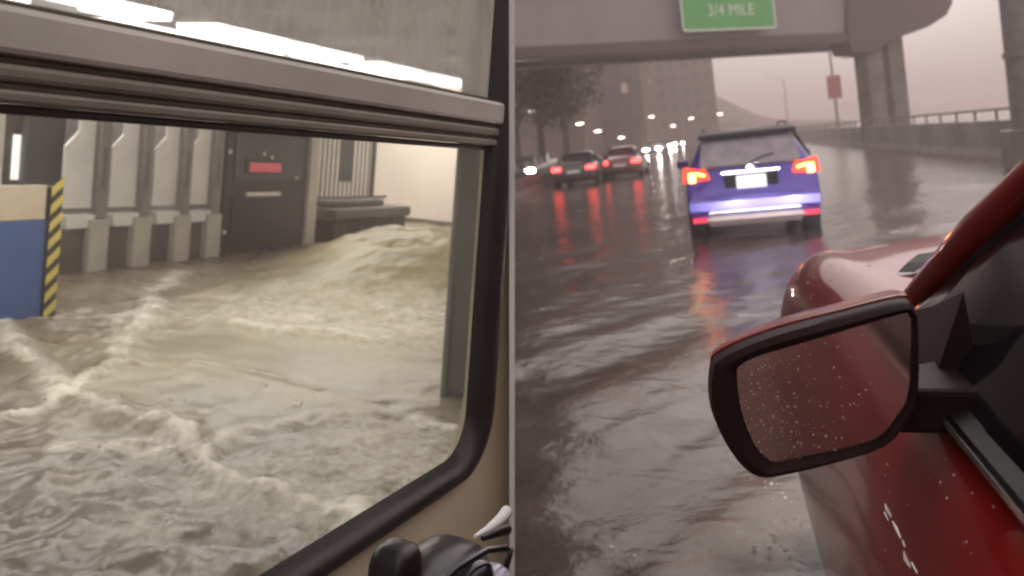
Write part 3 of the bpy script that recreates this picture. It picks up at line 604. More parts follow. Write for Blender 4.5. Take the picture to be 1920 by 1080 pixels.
def make_car(label, group, r, a, rz, kind, paint, tail=None, head=False, name='car', cat='car', subs=2):
    t = thing(name, MR, (r, a, ZG), label, cat, group, rz)
    if kind == 'suv':
        W, H, L = .90, 1.60, 4.6
        st = [(0.0, .34, .62, .66, .80, .66), (0.03, .30, .66, .74, .87, .72), (.10, .28, .72, .80, .90, .74), (.13, .28, .92, .98, .90, .74), (.17, .27, 1.02, 1.08, .90, .72), (.30, .26, 1.05, 1.40, .90, .66), (.42, .25, 1.06, 1.56, .90, .63),
              (.9, .24, 1.06, 1.60, .90, .63), (2.2, .24, 1.05, 1.60, .90, .63), (2.75, .24, 1.04, 1.50, .90, .62), (3.45, .25, 1.02, 1.08, .90, .66), (4.1, .26, .94, .98, .88, .62), (4.5, .30, .80, .84, .80, .5), (4.6, .36, .66, .7, .7, .4)]
    else:
        W, H, L = .89, 1.45, 4.7
        st = [(0.0, .36, .60, .64, .74, .6), (.05, .30, .72, .78, .84, .66), (.12, .28, .86, .92, .87, .64), (.55, .26, .93, 1.0, .89, .62), (.85, .25, .93, 1.06, .89, .60), (1.45, .24, .92, 1.40, .89, .56),
              (1.9, .24, .92, 1.45, .89, .55), (2.6, .24, .92, 1.43, .89, .55), (3.4, .25, .90, 1.0, .89, .6), (4.2, .27, .80, .86, .87, .6), (4.6, .32, .66, .70, .78, .5), (4.7, .40, .58, .62, .7, .4)]
    put('body', MB().loft([ringsec(*q_) for q_ in st]), paint, t, smooth=40, subs=subs)
    R_ = .34
    for x in (-W + .10, W - .10):
        for y in (.85, L - .95): wheel(t, x, y, R_, .22)
    if kind == 'suv':
        put('rear_window', MB().loft([[(-.66, .075, 1.10), (.66, .075, 1.10), (.66, .15, 1.06), (-.66, .15, 1.06)], [(-.68, .10, 1.16), (.68, .10, 1.16), (.68, .20, 1.12), (-.68, .20, 1.12)], [(-.62, .215, 1.47), (.62, .215, 1.47), (.62, .30, 1.45), (-.62, .30, 1.45)]]), M['rear_glass'], t, smooth=30, bevel=.01)
        put('roof_spoiler', MB().loft([[(-.66, .13, 1.475), (.66, .13, 1.475), (.66, .13, 1.55), (-.66, .13, 1.55)], [(-.64, .62, 1.565), (.64, .62, 1.565), (.64, .62, 1.60), (-.64, .62, 1.60)]]), M['trim'], t, bevel=.012)
        for sg in (-1, 1):
            def m_(pts): return [(sg * x, y, z) for x, y, z in pts]
            tl = put('tail_light', MB().loft([m_([(.55, .07, .93), (.93, .17, .90), (.915, .24, 1.12), (.60, .13, 1.06)]), m_([(.55, .16, .93), (.90, .30, .90), (.89, .32, 1.12), (.60, .22, 1.06)])]), M['tail_red'], t, bevel=.015, label='glowing red tail light with amber core')
            put('lamp_core', MB().box(sg * .80 - .045, sg * .80 + .045, .085, .135, .91, 1.04), M['tail_amber'], tl, bevel=.01)
            put('lamp_core', MB().loft([m_([(.62, .066, .985), (.62, .066, 1.01), (.62, .10, 1.01), (.62, .10, .985)]), m_([(.74, .094, 1.01), (.74, .094, 1.04), (.74, .13, 1.04), (.74, .13, 1.01)])]), M['tail_amber'], tl)
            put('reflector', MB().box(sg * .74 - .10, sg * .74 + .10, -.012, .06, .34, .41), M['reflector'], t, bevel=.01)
            put('roof_rail', MB().tube([(sg * .58, .7, 1.60), (sg * .60, .85, 1.645), (sg * .60, 2.2, 1.645), (sg * .58, 2.4, 1.60)], .014, 8), M['trim'], t, smooth=50)
            put('side_window', MB().loft([[(sg * .885, .55, 1.10), (sg * .875, .55, 1.12), (sg * .69, .62, 1.48), (sg * .70, .62, 1.47)], [(sg * .885, 3.1, 1.09), (sg * .875, 3.1, 1.11), (sg * .69, 2.5, 1.46), (sg * .70, 2.5, 1.45)]]), M['car_glass'], t)
            wm = put('door_mirror', MB().box(sg * 1.0 - .1, sg * 1.0 + .1, 2.85, 2.95, 1.02, 1.16), paint, t, bevel=.03)
        put('plate_recess', MB().box(-.36, .36, .070, .125, .72, .985), M['trim'], t, bevel=.02)
        put('number_plate', MB().box(-.20, .20, .055, .068, .755, .955), M['plate_glow'], t, bevel=.005, label='white number plate with headlight glow put into its material')
        put('plate_trim', MB().box(-.40, .40, .050, .10, .985, 1.02), M['chrome'], t, bevel=.01)
        put('bumper', MB().loft([[(-.84, .02, .44), (.84, .02, .44), (.84, .12, .44), (-.84, .12, .44)], [(-.87, -.025, .50), (.87, -.025, .50), (.87, .12, .50), (-.87, .12, .50)], [(-.87, -.02, .62), (.87, -.02, .62), (.87, .12, .62), (-.87, .12, .62)], [(-.84, .03, .68), (.84, .03, .68), (.84, .12, .68), (-.84, .12, .68)]]), paint, t, smooth=30)
        put('bumper_strip', MB().box(-.62, .62, -.035, .02, .455, .495), M['chrome'], t, bevel=.01)
        put('diffuser', MB().loft([[(-.60, .0, .28), (.60, .0, .28), (.60, .1, .28), (-.60, .1, .28)], [(-.66, -.03, .36), (.66, -.03, .36), (.66, .1, .36), (-.66, .1, .36)], [(-.62, -.02, .43), (.62, -.02, .43), (.62, .1, .43), (-.62, .1, .43)]]), M['skid'], t, bevel=.01, label='pale metal skid plate under the bumper')
        put('emblem', MB().disc((0, .085, 1.045), .045, 1, .02, 14), M['chrome'], t)
        put('wiper', MB().tube([(0, .055, 1.12), (.18, .085, 1.19), (.34, .095, 1.22)], .010, 6), M['trim'], t)
    else:
        put('rear_window', MB().loft([[(-.56, .90, 1.075), (.56, .90, 1.075), (.56, .93, 1.065), (-.56, .93, 1.065)], [(-.48, 1.38, 1.375), (.48, 1.38, 1.375), (.48, 1.41, 1.365), (-.48, 1.41, 1.365)]]), M['car_glass'], t, bevel=.01)
        put('windscreen', MB().loft([[(-.52, 2.72, 1.40), (.52, 2.72, 1.40), (.52, 2.70, 1.36), (-.52, 2.70, 1.36)], [(-.62, 3.36, 1.05), (.62, 3.36, 1.05), (.62, 3.34, 1.01), (-.62, 3.34, 1.01)]]), M['car_glass'], t, bevel=.01)
        put('number_plate', MB().box(-.24, .24, -.02, .02, .62, .73), M['plate'], t, bevel=.005)
        put('bumper', MB().box(-.78, .78, -.04, .06, .34, .46), M['trim'], t, bevel=.03)
        for sg in (-1, 1):
            put('tail_light', MB().box(sg * .66 - .17, sg * .66 + .17, -.01, .14, .74, .88), M[tail] if tail else M['reflector'], t, bevel=.03)
            put('headlight', MB().ell((sg * .60, 4.58, .66), (.22, .12, .12), 12, 8), M['head'] if head else M['chrome'], t, smooth=60)
            put('side_window', MB().loft([[(sg * .875, 1.3, .98), (sg * .86, 1.3, 1.0), (sg * .61, 1.6, 1.33), (sg * .62, 1.6, 1.32)], [(sg * .875, 3.0, .97), (sg * .86, 3.0, .99), (sg * .61, 2.5, 1.33), (sg * .62, 2.5, 1.32)]]), M['car_glass'], t)
            put('door_mirror', MB().box(sg * .96 - .08, sg * .96 + .08, 2.85, 2.93, .93, 1.03), paint, t, bevel=.02)
    return t
c1 = PR(1418, 424, 2, -1.33)
make_car('violet blue suv ahead with lit tail lights and bright white number plate', None, c1.x, c1.y, rad(0), 'suv', M['purple'], name='suv', cat='car')
c2 = PR(1165, 340, 1, 35.0); c3 = PR(1078, 350, 1, 32.0)
make_car('dark maroon car with red brake lights in the left lane ahead', 'cars in the lanes to the left', c2.x, c2.y, 0, 'sedan', M['maroon'], tail='tail_bright', subs=1)
make_car('charcoal car with red brake lights left of the maroon car', 'cars in the lanes to the left', c3.x, c3.y, 0, 'sedan', M['charcoal'], tail='tail_bright', subs=1)
for (u, v, a_, pa, lab) in ((1004, 303, 60, 'silver', 'silver oncoming car with two bright headlights left of the charcoal car'), (972, 318, 42, 'charcoal', 'dark oncoming car nearest on the left edge with headlights on'),
                        (1222, 268, 84, 'silver', 'silver oncoming car with bright headlights left of the suv'), (1246, 263, 100, 'charcoal', 'dark oncoming car just behind the silver one left of the suv'),
                        (1272, 258, 120, 'silver', 'farthest oncoming car with headlights beside the suv roof')):
    p = PR(u, v, 1, a_)
    make_car(lab, 'oncoming cars with headlights on', p.x, a_ + 4.6, math.pi, 'sedan', M[pa], head=True, subs=1)

# ---- overpass with pier, and the green sign on it
A = PR(965, 113, 2, 3.75); Bp = PR(1600, 80, 2, 3.75); ab = Bp - A; ang = math.atan2(ab.y, ab.x); Lx = ab.length
ov = thing('overpass', MR, (A.x, A.y, ZG), 'grey highway overpass with dark lower flange crossing above the road', 'overpass', rz=ang)
zo = 3.75 - ZG
put('girder', MB().box(-14, Lx + 1.2, 0.0, .5, zo + .52, zo + 2.5), M['girder'], ov, bevel=.03)
put('flange', MB().box(-14, Lx + 1.2, -.22, .8, zo, zo + .515), M['girder_dark'], ov, bevel=.05)
put('parapet', MB().box(-14, Lx + 3.9, -.10, .45, zo + 2.505, zo + 3.8), M['concrete'], ov, bevel=.03)
put('deck', MB().box(-14, Lx + 3.9, .51, 9.0, zo + 1.9, zo + 2.5), M['concrete'], ov)
put('girder', MB().box(-14, Lx + 6, 4.0, 4.5, zo + .1, zo + 1.89), M['girder'], ov, bevel=.03)
inv = (MR @ Matrix.Translation((A.x, A.y, ZG)) @ Matrix.Rotation(ang, 4, 'Z')).inverted()
def on_face(u, v, off=-.3):
    """pixel -> (x, z) on the plane y = off of the overpass frame"""
    c_ = inv @ Vector((0, 0, CAMZ)); d_ = inv.to_3x3() @ Vector(((u - CU) / F, 1, (CV - v) / F)); k = (off - c_.y) / d_.y
    q_ = c_ + d_ * k; return (q_.x, q_.z)
capo = [on_face(*q_) for q_ in ((1592, 76), (1600, 99), (1632, 101), (1692, 68), (1742, 50), (1776, 28), (1786, 6), (1790, -30), (1592, -20))]
put('pier_cap', MB().prism(capo, 1, -.3, 1.0), M['girder_dark'], ov, bevel=.05)
for (u0, u1, o) in ((1623, 1654, 0.1), (1666, 1695, 0.4)):
    x0 = on_face(u0, 95, o)[0]; x1 = on_face(u1, 95, o)[0]
    put('column', MB().box(x0, x1, o, o + (x1 - x0) * .7, 0, zo + 1.0), M['concrete'], ov, bevel=.05)
sx0, sz0 = on_face(1282, 57, -.6); sx1, sz1 = on_face(1452, 40, -.6)
gs = thing('highway_sign', MR, tuple((MR.inverted() @ (inv.inverted() @ Vector((sx0, -.6, sz0))))), 'green highway sign reading 3/4 MILE mounted on the overpass', 'sign', rz=ang)
sw = sx1 - sx0
put('panel', MB().box(0, sw, -.03, .02, 0, 2.3), M['sign_green'], gs, bevel=.02)
put('border', ring(MB(), rrect(-.07, sw + .07, -.07, 2.37, .14), rrect(.015, sw - .015, .015, 2.285, .10), -.036, -.032), M['sign_white'], gs)
cu = D.curves.new('sign_text', 'FONT'); cu.body = '3/4 MILE'; cu.size = .72; cu.extrude = .004; cu.align_x = 'CENTER'; cu.space_character = 1.03
tmp = D.objects.new('tmp', cu); COL.objects.link(tmp); bpy.context.view_layer.update()
tme = D.meshes.new_from_object(tmp.evaluated_get(bpy.context.evaluated_depsgraph_get())); D.objects.remove(tmp)
tme.transform(Matrix.Translation((sw * .52, -.040, .60)) @ Matrix.Rotation(rad(90), 4, 'X')); tme.materials.clear()
put('lettering', tme, M['sign_white'], gs)
for x in (.5, sw - .5): put('bracket', MB().box(x - .05, x + .05, .021, .36, .3, 2.0), M['galv'], gs)

# ---- barriers
br_ = thing('roadside_barrier', MR, (7.6, 10, ZG), 'long grey concrete barrier along the right roadside', 'barrier')
seg = MB().prism([(-.25, 0), (.25, 0), (.25, .08), (.12, .35), (.09, 1.12), (-.09, 1.12), (-.12, .35), (-.25, .08)], 1, 0, 3.94).mesh('segment'); seg.materials.append(M['concrete'])
for k in range(26): put('segment', seg, None, br_, loc=(0, 4.0 * k, 0), bevel=.02)
put('handrail', MB().tube([(0.2, 0, 1.42), (0.2, 104, 1.42)], .04, 8), M['galv'], br_, smooth=50)
pst = MB().box(.17, .23, -.03, .03, 0.9, 1.40).mesh('post'); pst.materials.append(M['galv'])
for k in range(52): put('post', pst, None, br_, loc=(0, 0.4 + 2.0 * k, 0))
md = thing('median_barrier', MR, (-6.6, 8, ZG), 'low dark median barrier along the left lanes', 'barrier')
sg2 = MB().prism([(-.25, 0), (.25, 0), (.25, .10), (.13, .35), (.10, .72), (-.10, .72), (-.13, .35), (-.25, .10)], 1, 0, 5.94).mesh('segment'); sg2.materials.append(M['girder_dark'])
for k in range(26): put('segment', sg2, None, md, loc=(0, 6.0 * k, 0))

# ---- poles on the right
p = PR(1571, 232, 1, 75.0)
lp_ = thing('sign_pole', MR, (p.x, 75, ZG), 'thin grey roadside pole carrying a small red sign', 'pole')
put('shaft', MB().tube([(0, 0, 0), (0, 0, 4.2), (-.12, 0, 10.5)], [.13, .11, .07], 10), M['galv'], lp_, smooth=50)
put('sign', MB().box(-.55, .55, -.18, -.13, 3.4, 5.3), M['red_sign'], lp_, bevel=.05)
put('arm', MB().tube([(-.12, 0, 10.4), (-1.0, 0, 10.9), (-2.2, 0, 11.0)], .05, 8), M['galv'], lp_, smooth=50)
for u, a_, h_, lab in ((1478, 150, 9.5, 'slender far lamp pole just right of the suv'), (1628, 130, 10, 'thin lamp pole close to the left pier column')):
    p = PR(u, 235, 1, a_); t = thing('lamp_pole', MR, (p.x, a_, ZG), lab, 'lamp post', 'far lamp poles')
    put('shaft', MB().tube([(0, 0, 0), (0, 0, h_)], [.12, .07], 8), M['galv'], t, smooth=50)
    put('arm', MB().tube([(0, 0, h_ - .1), (-1, 0, h_ + .3), (-2, 0, h_ + .35)], .05, 6), M['galv'], t)
    put('head', MB().box(-2.6, -1.9, -.15, .15, h_ + .27, h_ + .4), M['galv'], t, bevel=.04)
p = PR(1926, 250, 1, 21.0)
gp = thing('gantry_post', MR, (p.x, 21, ZG), 'thick grey gantry post at the right edge of the road', 'post')
put('shaft', MB().tube([(0, 0, 0), (0, 0, 7.5)], [.30, .27], 16), M['galv'], gp, smooth=50)
put('footing', MB().prism(rrect(-.45, .45, -.45, .45, .1), 2, 0, .95), M['concrete'], gp, bevel=.03)
put('band', MB().disc((0, 0, 2.6), .33, 2, .12, 16), M['galv'], gp)

# ---- far left: street lamps, trees, buildings
for u, v, a_, lab in ((1000, 208, 58, 'lit street lamp among the dark trees at far left'), (1121, 246, 80, 'lit street lamp in front of the brown building'), (1222, 219, 95, 'lit street lamp in front of the mauve building'), (1236, 97, 95, 'tall lit lamp just under the overpass flange'), (1350, 214, 110, 'lit street lamp above the suv roof'), (1087, 232, 74, 'lit street lamp between the dark trees and the brown building'), (1165, 258, 90, 'small low street lamp under the brown building'), (1262, 236, 110, 'lit street lamp left of the suv roof'), (1296, 222, 112, 'lit street lamp at the foot of the mauve building')):
    p = PR(u, v, 1, a_); t = thing('street_lamp', MR, (p.x, a_, ZG), lab, 'street lamp', 'lit street lamps'); h_ = p.z - ZG
    put('shaft', MB().tube([(-1.2, 0, 0), (-1.2, 0, h_ - .2)], [.11, .06], 8), M['galv'], t, smooth=50)
    put('arm', MB().tube([(-1.2, 0, h_ - .3), (-.9, 0, h_ + .05), (-.3, 0, h_ + .12)], .04, 6), M['galv'], t)
    put('lantern', MB().ell((0, 0, h_), (.36, .20, .10), 10, 6), M['lamp_on'], t, smooth=60)
def tree(u, a_, h_, w_, lab, mt, n=1500):
    p = PR(u, 290, 1, a_); t = thing('roadside_tree', MR, (p.x, a_, ZG), lab, 'tree', 'dark trees beyond the median')
    mb = MB().tube([(0, 0, 0), (.1, 0, h_ * .3), (-.05, .1, h_ * .62)], [.28, .2, .09], 8); tips = []
    for k in range(7):
        an = k * 2.4 + random.random(); q0 = Vector((.05, 0, h_ * random.uniform(.28, .55))); q1 = q0 + Vector((math.cos(an) * w_ * .55, math.sin(an) * w_ * .55, h_ * random.uniform(.12, .36)))
        mb.tube([q0, (q0 + q1) / 2 + Vector((0, 0, .3)), q1], [.09, .06, .02], 6); tips.append(q1)
    put('trunk', mb, M['bark'], t, smooth=50)
    vs, fs = [], []
    tips += [Vector((0, 0, h_ * .8)), Vector((w_ * .2, 0, h_ * .9))]
    for k in range(n):
        c_ = random.choice(tips); R_ = w_ * random.choice((.28, .36, .42)); d_ = Vector((random.gauss(0, 1), random.gauss(0, 1), random.gauss(0, .8))).normalized() * R_ * random.random() ** .45
        q_ = c_ + d_; e = random.uniform(.12, .26); a1 = Vector((random.gauss(0, 1), random.gauss(0, 1), random.gauss(0, 1))).normalized(); a2 = a1.cross(Vector((random.gauss(0, 1), random.gauss(0, 1), random.gauss(0, 1)))).normalized()
        i = len(vs); vs += [tuple(q_ - a1 * e), tuple(q_ + a2 * e * .6), tuple(q_ + a1 * e), tuple(q_ - a2 * e * .6)]; fs.append((i, i + 1, i + 2, i + 3))
    put('crown', MB().add(vs, fs), mt, t)
tree(968, 44, 8.5, 4.0, 'dark tree at the far left under the overpass', M['leaf'])
tree(1015, 50, 7.8, 3.6, 'dark tree with a pale gap beside it, second from the left', M['leaf2'])
tree(1062, 58, 8.5, 3.4, 'dark rounded tree third from the left', M['leaf'])
def building(u0, u1, a_, h_, dep, mt, lab, cols, rows, lit):
    x0 = PR(u0, 270, 1, a_).x; x1 = PR(u1, 245, 1, a_).x; wd = x1 - x0
    t = thing('apartment_block', MR, (x0, a_, ZG), lab, 'building', 'buildings beyond the far carriageway')
    put('wall', MB().box(0, wd, 0, dep, 0, h_), mt, t)
    put('cornice', MB().box(-.3, wd + .3, -.4, dep + .3, h_ + .01, h_ + .9), M['concrete'], t)
    cw = wd / cols; rh = (h_ - 4) / rows
    win = MB().box(-cw * .27, cw * .27, -.12, -.003, 0, rh * .55).mesh('window')
    pil = MB().box(-cw * .09, cw * .09, -.35, -.004, 0, h_ - .1).mesh('pier'); pil.materials.append(mt)
    for i in range(cols + 1): put('pier', pil, None, t, loc=(min(max(cw * i, cw * .1), wd - cw * .1), 0, 0))
    wa = win.copy(); wa.materials.append(M['win']); wb_ = win.copy(); wb_.materials.append(M['win_lit'])
    for i in range(cols):
        for j in range(rows):
            put('window', wb_ if random.random() < lit else wa, None, t, loc=(cw * (i + .5), 0, 3.2 + rh * j))
building(940, 1100, 84, 18, 14, M['brick'], 'brown brick apartment block behind the trees at far left', 5, 7, .05)
building(1106, 1212, 98, 20, 14, M['brick'], 'tall brown apartment block in the middle of the far row', 5, 8, .06)
building(1218, 1349, 128, 23, 14, M['brick2'], 'tall mauve apartment block at the right end of the far row', 6, 9, .06)
# wooded bank sloping down to the right behind the suv
hx = PR(1345, 240, 1, 210).x
prof = [(hx, 0), (hx, 11.5), (hx + 3, 9.5), (hx + 7, 6.6), (hx + 12, 4.2), (hx + 18, 2.6), (hx + 30, 1.6), (hx + 30, 0)]
hl = MB(); secs = []
for k in range(9):
    secs.append([(x, 205 + 5 * k, ZG + max(0, z * (math.sin(math.pi * (k + .6) / 9.2) ** .6) + (random.uniform(-.5, .5) if z > 0 else 0))) for x, z in prof])
M['bank'] = mat('wooded_bank', (0.10, 0.055, 0.05), 0.9, var=0.3, vscale=0.3)
put('hill', hl.loft(secs), M['bank'], fr=MR, smooth=60, kind='structure')
rd = MB(); pts = [(x, 700 + 30 * math.sin(x * .03), ZG + 9 + 5 * math.sin(x * .021) + 3 * math.sin(x * .07)) for x in range(40, 520, 12)]
rd.loft([[(x, y, ZG - 1), (x, y, z), (x, y + 60, z), (x, y + 60, ZG - 1)] for x, y, z in pts])
put('far_hills', rd, M['bank'], fr=MR, smooth=60, kind='structure')

# ---- the red car beside the camera
RC = 1.05
rc = thing('red_car', MR, (RC, 0, ZG), 'glossy wet red car with its side mirror close in front of the viewer', 'car')
def rs(a_, half):
    pts = [(-x, a_, z - ZG) for x, z in half] + [(x, a_, z - ZG) for x, z in half[-2:0:-1]]
    return pts
low = [(0, -1.32), (.80, -1.32), (.885, -1.18)]
door = low + [(.915, -.90), (.905, -.66), (.868, -.48), (.815, -.392), (.74, -.375), (.4, -.365), (0, -.36)]
secs = [rs(-2.75, [(x * .80, z * .93 - .04) for x, z in door]), rs(-2.6, [(x * .93, z) for x, z in door]), rs(-2.0, door), rs(-.8, door), rs(.4, door), rs(1.15, door), rs(1.45, door),
        rs(1.80, low + [(.912, -.90), (.895, -.66), (.84, -.475), (.735, -.398), (.66, -.392), (.4, -.365), (0, -.35)]),
        rs(2.10, low + [(.915, -.90), (.90, -.66), (.835, -.465), (.715, -.378), (.640, -.392), (.4, -.355), (0, -.335)]),
        rs(2.50, low + [(.925, -.90), (.925, -.62), (.88, -.46), (.775, -.362), (.690, -.385), (.42, -.35), (0, -.33)]),
        rs(2.78, low + [(.92, -.90), (.922, -.62), (.885, -.47), (.785, -.372), (.700, -.392), (.42, -.362), (0, -.345)]),
        rs(2.98, low + [(.89, -.90), (.875, -.68), (.84, -.55), (.76, -.45), (.68, -.44), (.4, -.405), (0, -.385)]),
        rs(3.12, low + [(.83, -.92), (.81, -.78), (.78, -.68), (.70, -.58), (.6, -.55), (.4, -.52), (0, -.49)]),
        rs(3.20, [(0, -1.25), (.7, -1.25), (.75, -1.12), (.76, -.95), (.74, -.85), (.70, -.76), (.62, -.68), (.5, -.66), (.3, -.63), (0, -.61)])]
put('body', MB().loft(secs), M['red'], rc, smooth=60, subs=2)
C_ = lambda r, a_, z: (r - RC, a_, z - ZG)
pill = [(.355, 1.95, -.425), (.380, 1.70, -.300), (.408, 1.49, -.190), (.430, 1.37, -.130), (.470, 1.08, .005), (.50, .86, .075), (.53, .4, .10), (.54, -1.2, .09), (.50, -2.1, -.2), (.42, -2.4, -.38)]
for sg in (1, -1):
    f_ = lambda p_: C_(p_[0] if sg == 1 else 2 * RC - p_[0], p_[1], p_[2])
    pm = put('pillar', MB().tube([f_(p_) for p_ in pill], [.026, .030, .032, .032, .034, .036, .036, .036, .034, .03], 10), M['red'], rc, smooth=60)
    put('seal', MB().tube([f_((x + .004, a_, z + .030)) for x, a_, z in pill[:6]], .0055, 6), M['trim'], pm, smooth=60)
    put('seal', MB().tube([f_((x - .006, a_ - .02, z - .036)) for x, a_, z in pill[:6]], .010, 6), M['trim'], pm, smooth=60)
    q_ = [(.335, 1.86, -.405), (.383, 1.66, -.31), (.412, 1.45, -.20), (.434, 1.34, -.145), (.475, 1.04, -.01), (.505, .82, .05), (.535, .38, .075), (.545, -1.2, .06)]
    b_ = [(.31, 1.86, -.41), (.275, 1.66, -.385), (.262, 1.45, -.378), (.258, 1.34, -.374), (.256, 1.04, -.373), (.256, .82, -.373), (.256, .38, -.373), (.256, -1.2, -.373)]
    sd = MB(); sd.loft([[f_(x), f_(y), f_((y[0] + .012, y[1], y[2])), f_((x[0] + .012, x[1], x[2]))] for x, y in zip(q_, b_)])
    put('side_window', sd, M['car_glass'], rc, smooth=40)
    bl = put('belt_trim', MB().loft([[f_((.250, a_, -.392)), f_((.238, a_, -.380)), f_((.243, a_, -.366)), f_((.275, a_, -.360))] for a_ in (1.30, .8, .2, -1.3)]), M['trim'], rc, smooth=40)
    put('chrome_strip', MB().tube([f_((.240, a_, -.378)) for a_ in (1.28, .8, .2, -1.3)], .0045, 6), M['chrome'], bl, smooth=50)
    put('sail_panel', MB().loft([[f_((.300, 1.82, -.400)), f_((.300, 1.82, -.398)), f_((.310, 1.82, -.399))], [f_((.262, 1.42, -.39)), f_((.300, 1.42, -.30)), f_((.310, 1.42, -.38))], [f_((.245, 1.22, -.375)), f_((.300, 1.22, -.24)), f_((.310, 1.22, -.37))]]), M['mirror_case'], rc, bevel=.004)
    for a_ in (2.28, -1.75):
        xw = -.74 * sg; w_ = wheel(rc, xw, a_, .34, .20)
put('windscreen', MB().loft([[C_(.37, 1.92, -.40), C_(2 * RC - .37, 1.92, -.40), C_(2 * RC - .37, 1.90, -.42), C_(.37, 1.90, -.42)], [C_(.505, .88, .085), C_(2 * RC - .505, .88, .085), C_(2 * RC - .505, .87, .07), C_(.505, .87, .07)]]), M['car_glass'], rc)
put('rear_window', MB().loft([[C_(.44, -2.35, -.36), C_(2 * RC - .44, -2.35, -.36), C_(2 * RC - .44, -2.3, -.37), C_(.44, -2.3, -.37)], [C_(.54, -1.3, .085), C_(2 * RC - .54, -1.3, .085), C_(2 * RC - .54, -1.28, .07), C_(.54, -1.28, .07)]]), M['car_glass'], rc)
put('roof', MB().loft([[C_(.52, a_, z), C_(.75, a_, z + .05), C_(RC, a_, z + .065), C_(2 * RC - .75, a_, z + .05), C_(2 * RC - .52, a_, z), C_(RC, a_, z - .03)] for a_, z in ((.88, .08), (.4, .115), (-.6, .12), (-1.3, .09))]), M['red'], rc, smooth=50)
put('hood_gap', MB().loft([[C_(.40, 2.20, -.378), C_(.43, 2.235, -.3625), C_(.43, 2.16, -.3735)], [C_(.46, 2.26, -.362), C_(.47, 2.30, -.353), C_(.47, 2.19, -.358)], [C_(.53, 2.30, -.358), C_(.54, 2.31, -.349), C_(.54, 2.26, -.350)]]), M['trim'], rc)
# headlamps of the red car: their light falls on the suv in front
for sg in (-1, 1):
    hl_ = put('headlight', MB().ell((sg * .66, 3.13, -.72 - ZG), (.15, .07, .07), 14, 8), M['head'], rc, smooth=60)
    li = D.lights.new('headlight_beam', 'SPOT'); li.energy = 950; li.color = (0.86, 0.86, 1.0); li.spot_size = rad(34); li.spot_blend = 0.9; li.shadow_soft_size = .06
    lo = D.objects.new('headlight_beam', li); COL.objects.link(lo); lo.parent = rc; lo.location = (sg * .66, 3.26, -.72 - ZG); lo.rotation_euler = (rad(90.8), 0, 0)
# side mirror
outl = [(-.029, -.287), (-.022, -.272), (.015, -.255), (.066, -.240), (.130, -.227), (.192, -.215), (.205, -.222), (.208, -.240), (.200, -.322), (.185, -.352), (.157, -.381), (.10, -.399), (.043, -.412), (.012, -.414), (-.011, -.393), (-.030, -.352), (-.034, -.318)]
gl_ = [(.000, -.292), (.004, -.281), (.024, -.270), (.070, -.258), (.130, -.243), (.190, -.228), (.1985, -.231), (.2005, -.243), (.190, -.320), (.176, -.346), (.150, -.373), (.10, -.386), (.047, -.397), (.030, -.397), (.013, -.378), (.002, -.340), (.000, -.318)]
cx, cz = .085, -.315
def cr(P, k=3):
    o_ = []; n = len(P)
    for i in range(n):
        p0_, p1_, p2_, p3_ = (Vector(P[(i + j) % n]) for j in (-1, 0, 1, 2))
        for t_ in range(k):
            u_ = t_ / k; o_.append(tuple(0.5 * (2 * p1_ + (p2_ - p0_) * u_ + (2 * p0_ - 5 * p1_ + 4 * p2_ - p3_) * u_ ** 2 + (3 * p1_ - p0_ - 3 * p2_ + p3_) * u_ ** 3)))
    return o_
outl = cr(outl); gl_ = cr(gl_)
def scl(o_, k, dx=0, dz=0): return [((x - cx) * k + cx + dx, (z - cz) * k + cz + dz) for x, z in o_]
def asec(o_, a_): return [C_(x, a_, z) for x, z in o_]
mir = MB(); mir.loft([asec(scl(gl_, 1.0), 1.062), asec(scl(gl_, 1.01), 1.046), asec([((x * .5 + y * .5), (z * .5 + t_ * .5)) for (x, z), (y, t_) in zip(outl, gl_)], 1.041), asec(scl(outl, .985), 1.047), asec(outl, 1.062), asec(scl(outl, 1.01), 1.085), asec(scl(outl, .97, .004), 1.12)], True, True)
mo = put('side_mirror', mir, M['mirror_case'], rc, smooth=45)
put('mirror_shell', MB().loft([asec(scl(outl, 1.018, 0, .001), 1.078), asec(scl(outl, 1.02, .002, .001), 1.10), asec(scl(outl, .96, .010), 1.15), asec(scl(outl, .78, .02, -.005), 1.19), asec(scl(outl, .45, .03, -.01), 1.215)]), M['red'], mo, smooth=50)
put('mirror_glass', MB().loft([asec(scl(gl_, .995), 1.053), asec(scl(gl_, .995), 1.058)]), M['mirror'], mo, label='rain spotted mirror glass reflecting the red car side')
put('mirror_arm', MB().loft([[C_(.18, a_, z) for a_, z in ((1.10, -.33), (1.19, -.33), (1.19, -.385), (1.10, -.385))], [C_(.30, a_, z) for a_, z in ((1.13, -.345), (1.30, -.345), (1.30, -.40), (1.13, -.40))]]), M['mirror_case'], mo, bevel=.008)
bd = MB(); n_ = 0
while n_ < 230:
    x, z = random.uniform(.0, .2), random.uniform(-.395, -.235)
    if random.random() > (1.0 - x * 6.0) * (1.2 + (z + .25) * -3): continue
    k = sum(1 for i in range(len(gl_)) if (gl_[i][1] > z) != (gl_[i - 1][1] > z) and x < (gl_[i - 1][0] - gl_[i][0]) * (z - gl_[i][1]) / (gl_[i - 1][1] - gl_[i][1]) + gl_[i][0])
    if k % 2 == 0: continue
    q_ = random.choice((.0004, .0005, .0007, .0011)); bd.ell(C_(x, 1.053, z), (q_, q_ * .6, q_ * 1.25), 6, 4); n_ += 1
b_ = put('rain_beads', bd, M['water_bead'], mo, smooth=60); b_['kind'] = 'stuff'
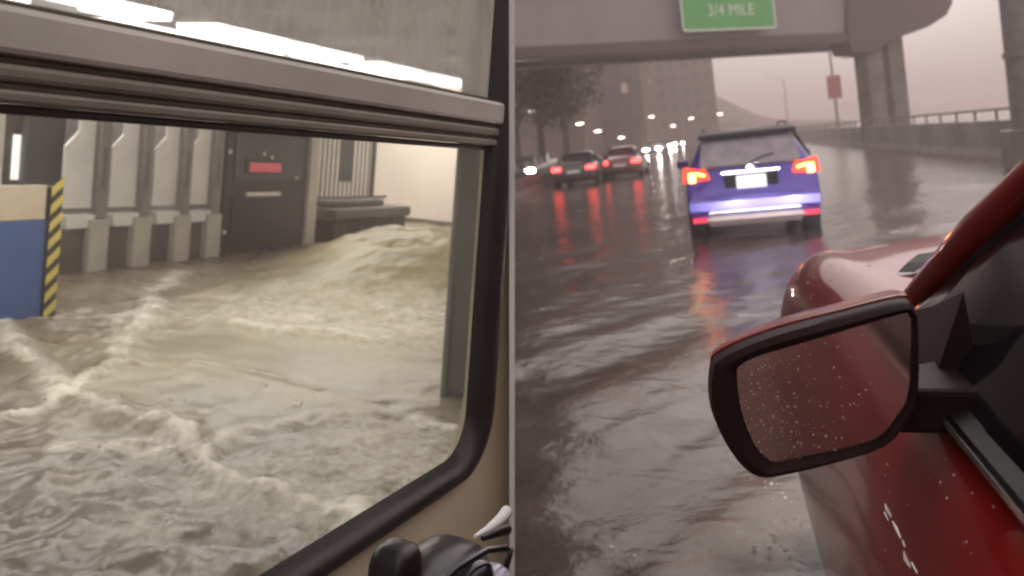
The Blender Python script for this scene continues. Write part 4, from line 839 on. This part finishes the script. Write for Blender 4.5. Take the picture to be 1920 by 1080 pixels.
# beads of water on the red paint, then a reflection built as white streaks
body = next(o_ for o_ in rc.children if o_.name.startswith('body')); bpy.context.view_layer.update()
bev = body.evaluated_get(bpy.context.evaluated_depsgraph_get()); binv = body.matrix_world.inverted()
def on_body(u, v):
    """the point of the red bodywork that the photograph shows at this pixel"""
    ok, p_, n_, i_ = bev.ray_cast(binv @ Vector((0, 0, CAMZ)), (binv.to_3x3() @ Vector(((u - CU) / F, 1, (CV - v) / F))).normalized())
    return p_ if ok else None
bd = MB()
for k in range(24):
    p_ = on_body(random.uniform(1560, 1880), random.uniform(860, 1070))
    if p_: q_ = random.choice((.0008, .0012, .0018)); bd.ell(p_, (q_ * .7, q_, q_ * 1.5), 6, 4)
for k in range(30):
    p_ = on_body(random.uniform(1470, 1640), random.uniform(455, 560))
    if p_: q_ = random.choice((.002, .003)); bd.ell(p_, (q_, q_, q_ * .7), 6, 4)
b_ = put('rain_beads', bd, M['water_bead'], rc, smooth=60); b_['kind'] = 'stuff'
M['reflection_streak'] = mat('white_reflection_streak', (0.92, 0.86, 0.86), 0.12, 0.0, var=0.04, coat=1.0)  # white streak modelled in place of a reflected light on the door
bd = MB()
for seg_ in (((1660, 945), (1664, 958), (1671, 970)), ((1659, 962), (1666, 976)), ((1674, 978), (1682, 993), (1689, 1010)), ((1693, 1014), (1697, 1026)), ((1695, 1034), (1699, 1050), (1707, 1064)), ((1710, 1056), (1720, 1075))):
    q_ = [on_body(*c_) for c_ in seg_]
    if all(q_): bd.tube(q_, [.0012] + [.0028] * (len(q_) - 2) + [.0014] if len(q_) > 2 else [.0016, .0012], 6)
put('reflection_streak', bd, M['reflection_streak'], rc, smooth=60, label='broken white streak in place of a reflected light on the red door')
# splashes beside the car and out on the road
mb = MB()
for k in range(46):
    c_ = random.choice(((1480, 985), (1160, 1045), (1420, 1040), (1500, 1060), (1005, 635), (1440, 930))); p = PR(c_[0] + random.gauss(0, 22), c_[1] + random.gauss(0, 14)); q_ = random.choice((.002, .003, .006)) * random.uniform(.6, 1.1)
    mb.ell((p.x, p.y, ZR + random.uniform(.02, .07)), (q_ * 1.5, q_, q_), 6, 4)
put('splash_droplets', mb, M['drops'], fr=MR, smooth=60, kind='stuff', label='small white splashes on the brown water by the red car', cat='droplets')

# ---- rain haze over the whole place
hz = D.materials.new('rain_haze'); hz.use_nodes = True; t = hz.node_tree; t.nodes.remove(t.nodes['Principled BSDF'])
pv = t.nodes.new('ShaderNodeVolumePrincipled'); pv.inputs['Color'].default_value = (1.0, 0.86, 0.835, 1); pv.inputs['Density'].default_value = 0.0048; pv.inputs['Anisotropy'].default_value = 0.2
t.links.new(pv.outputs[0], t.nodes['Material Output'].inputs['Volume'])
put('haze', MB().box(-1900, 1900, -80, 4100, ZG - 1.4, 26), hz, fr=MR, kind='stuff', label='pale rain haze filling the air', cat='haze')
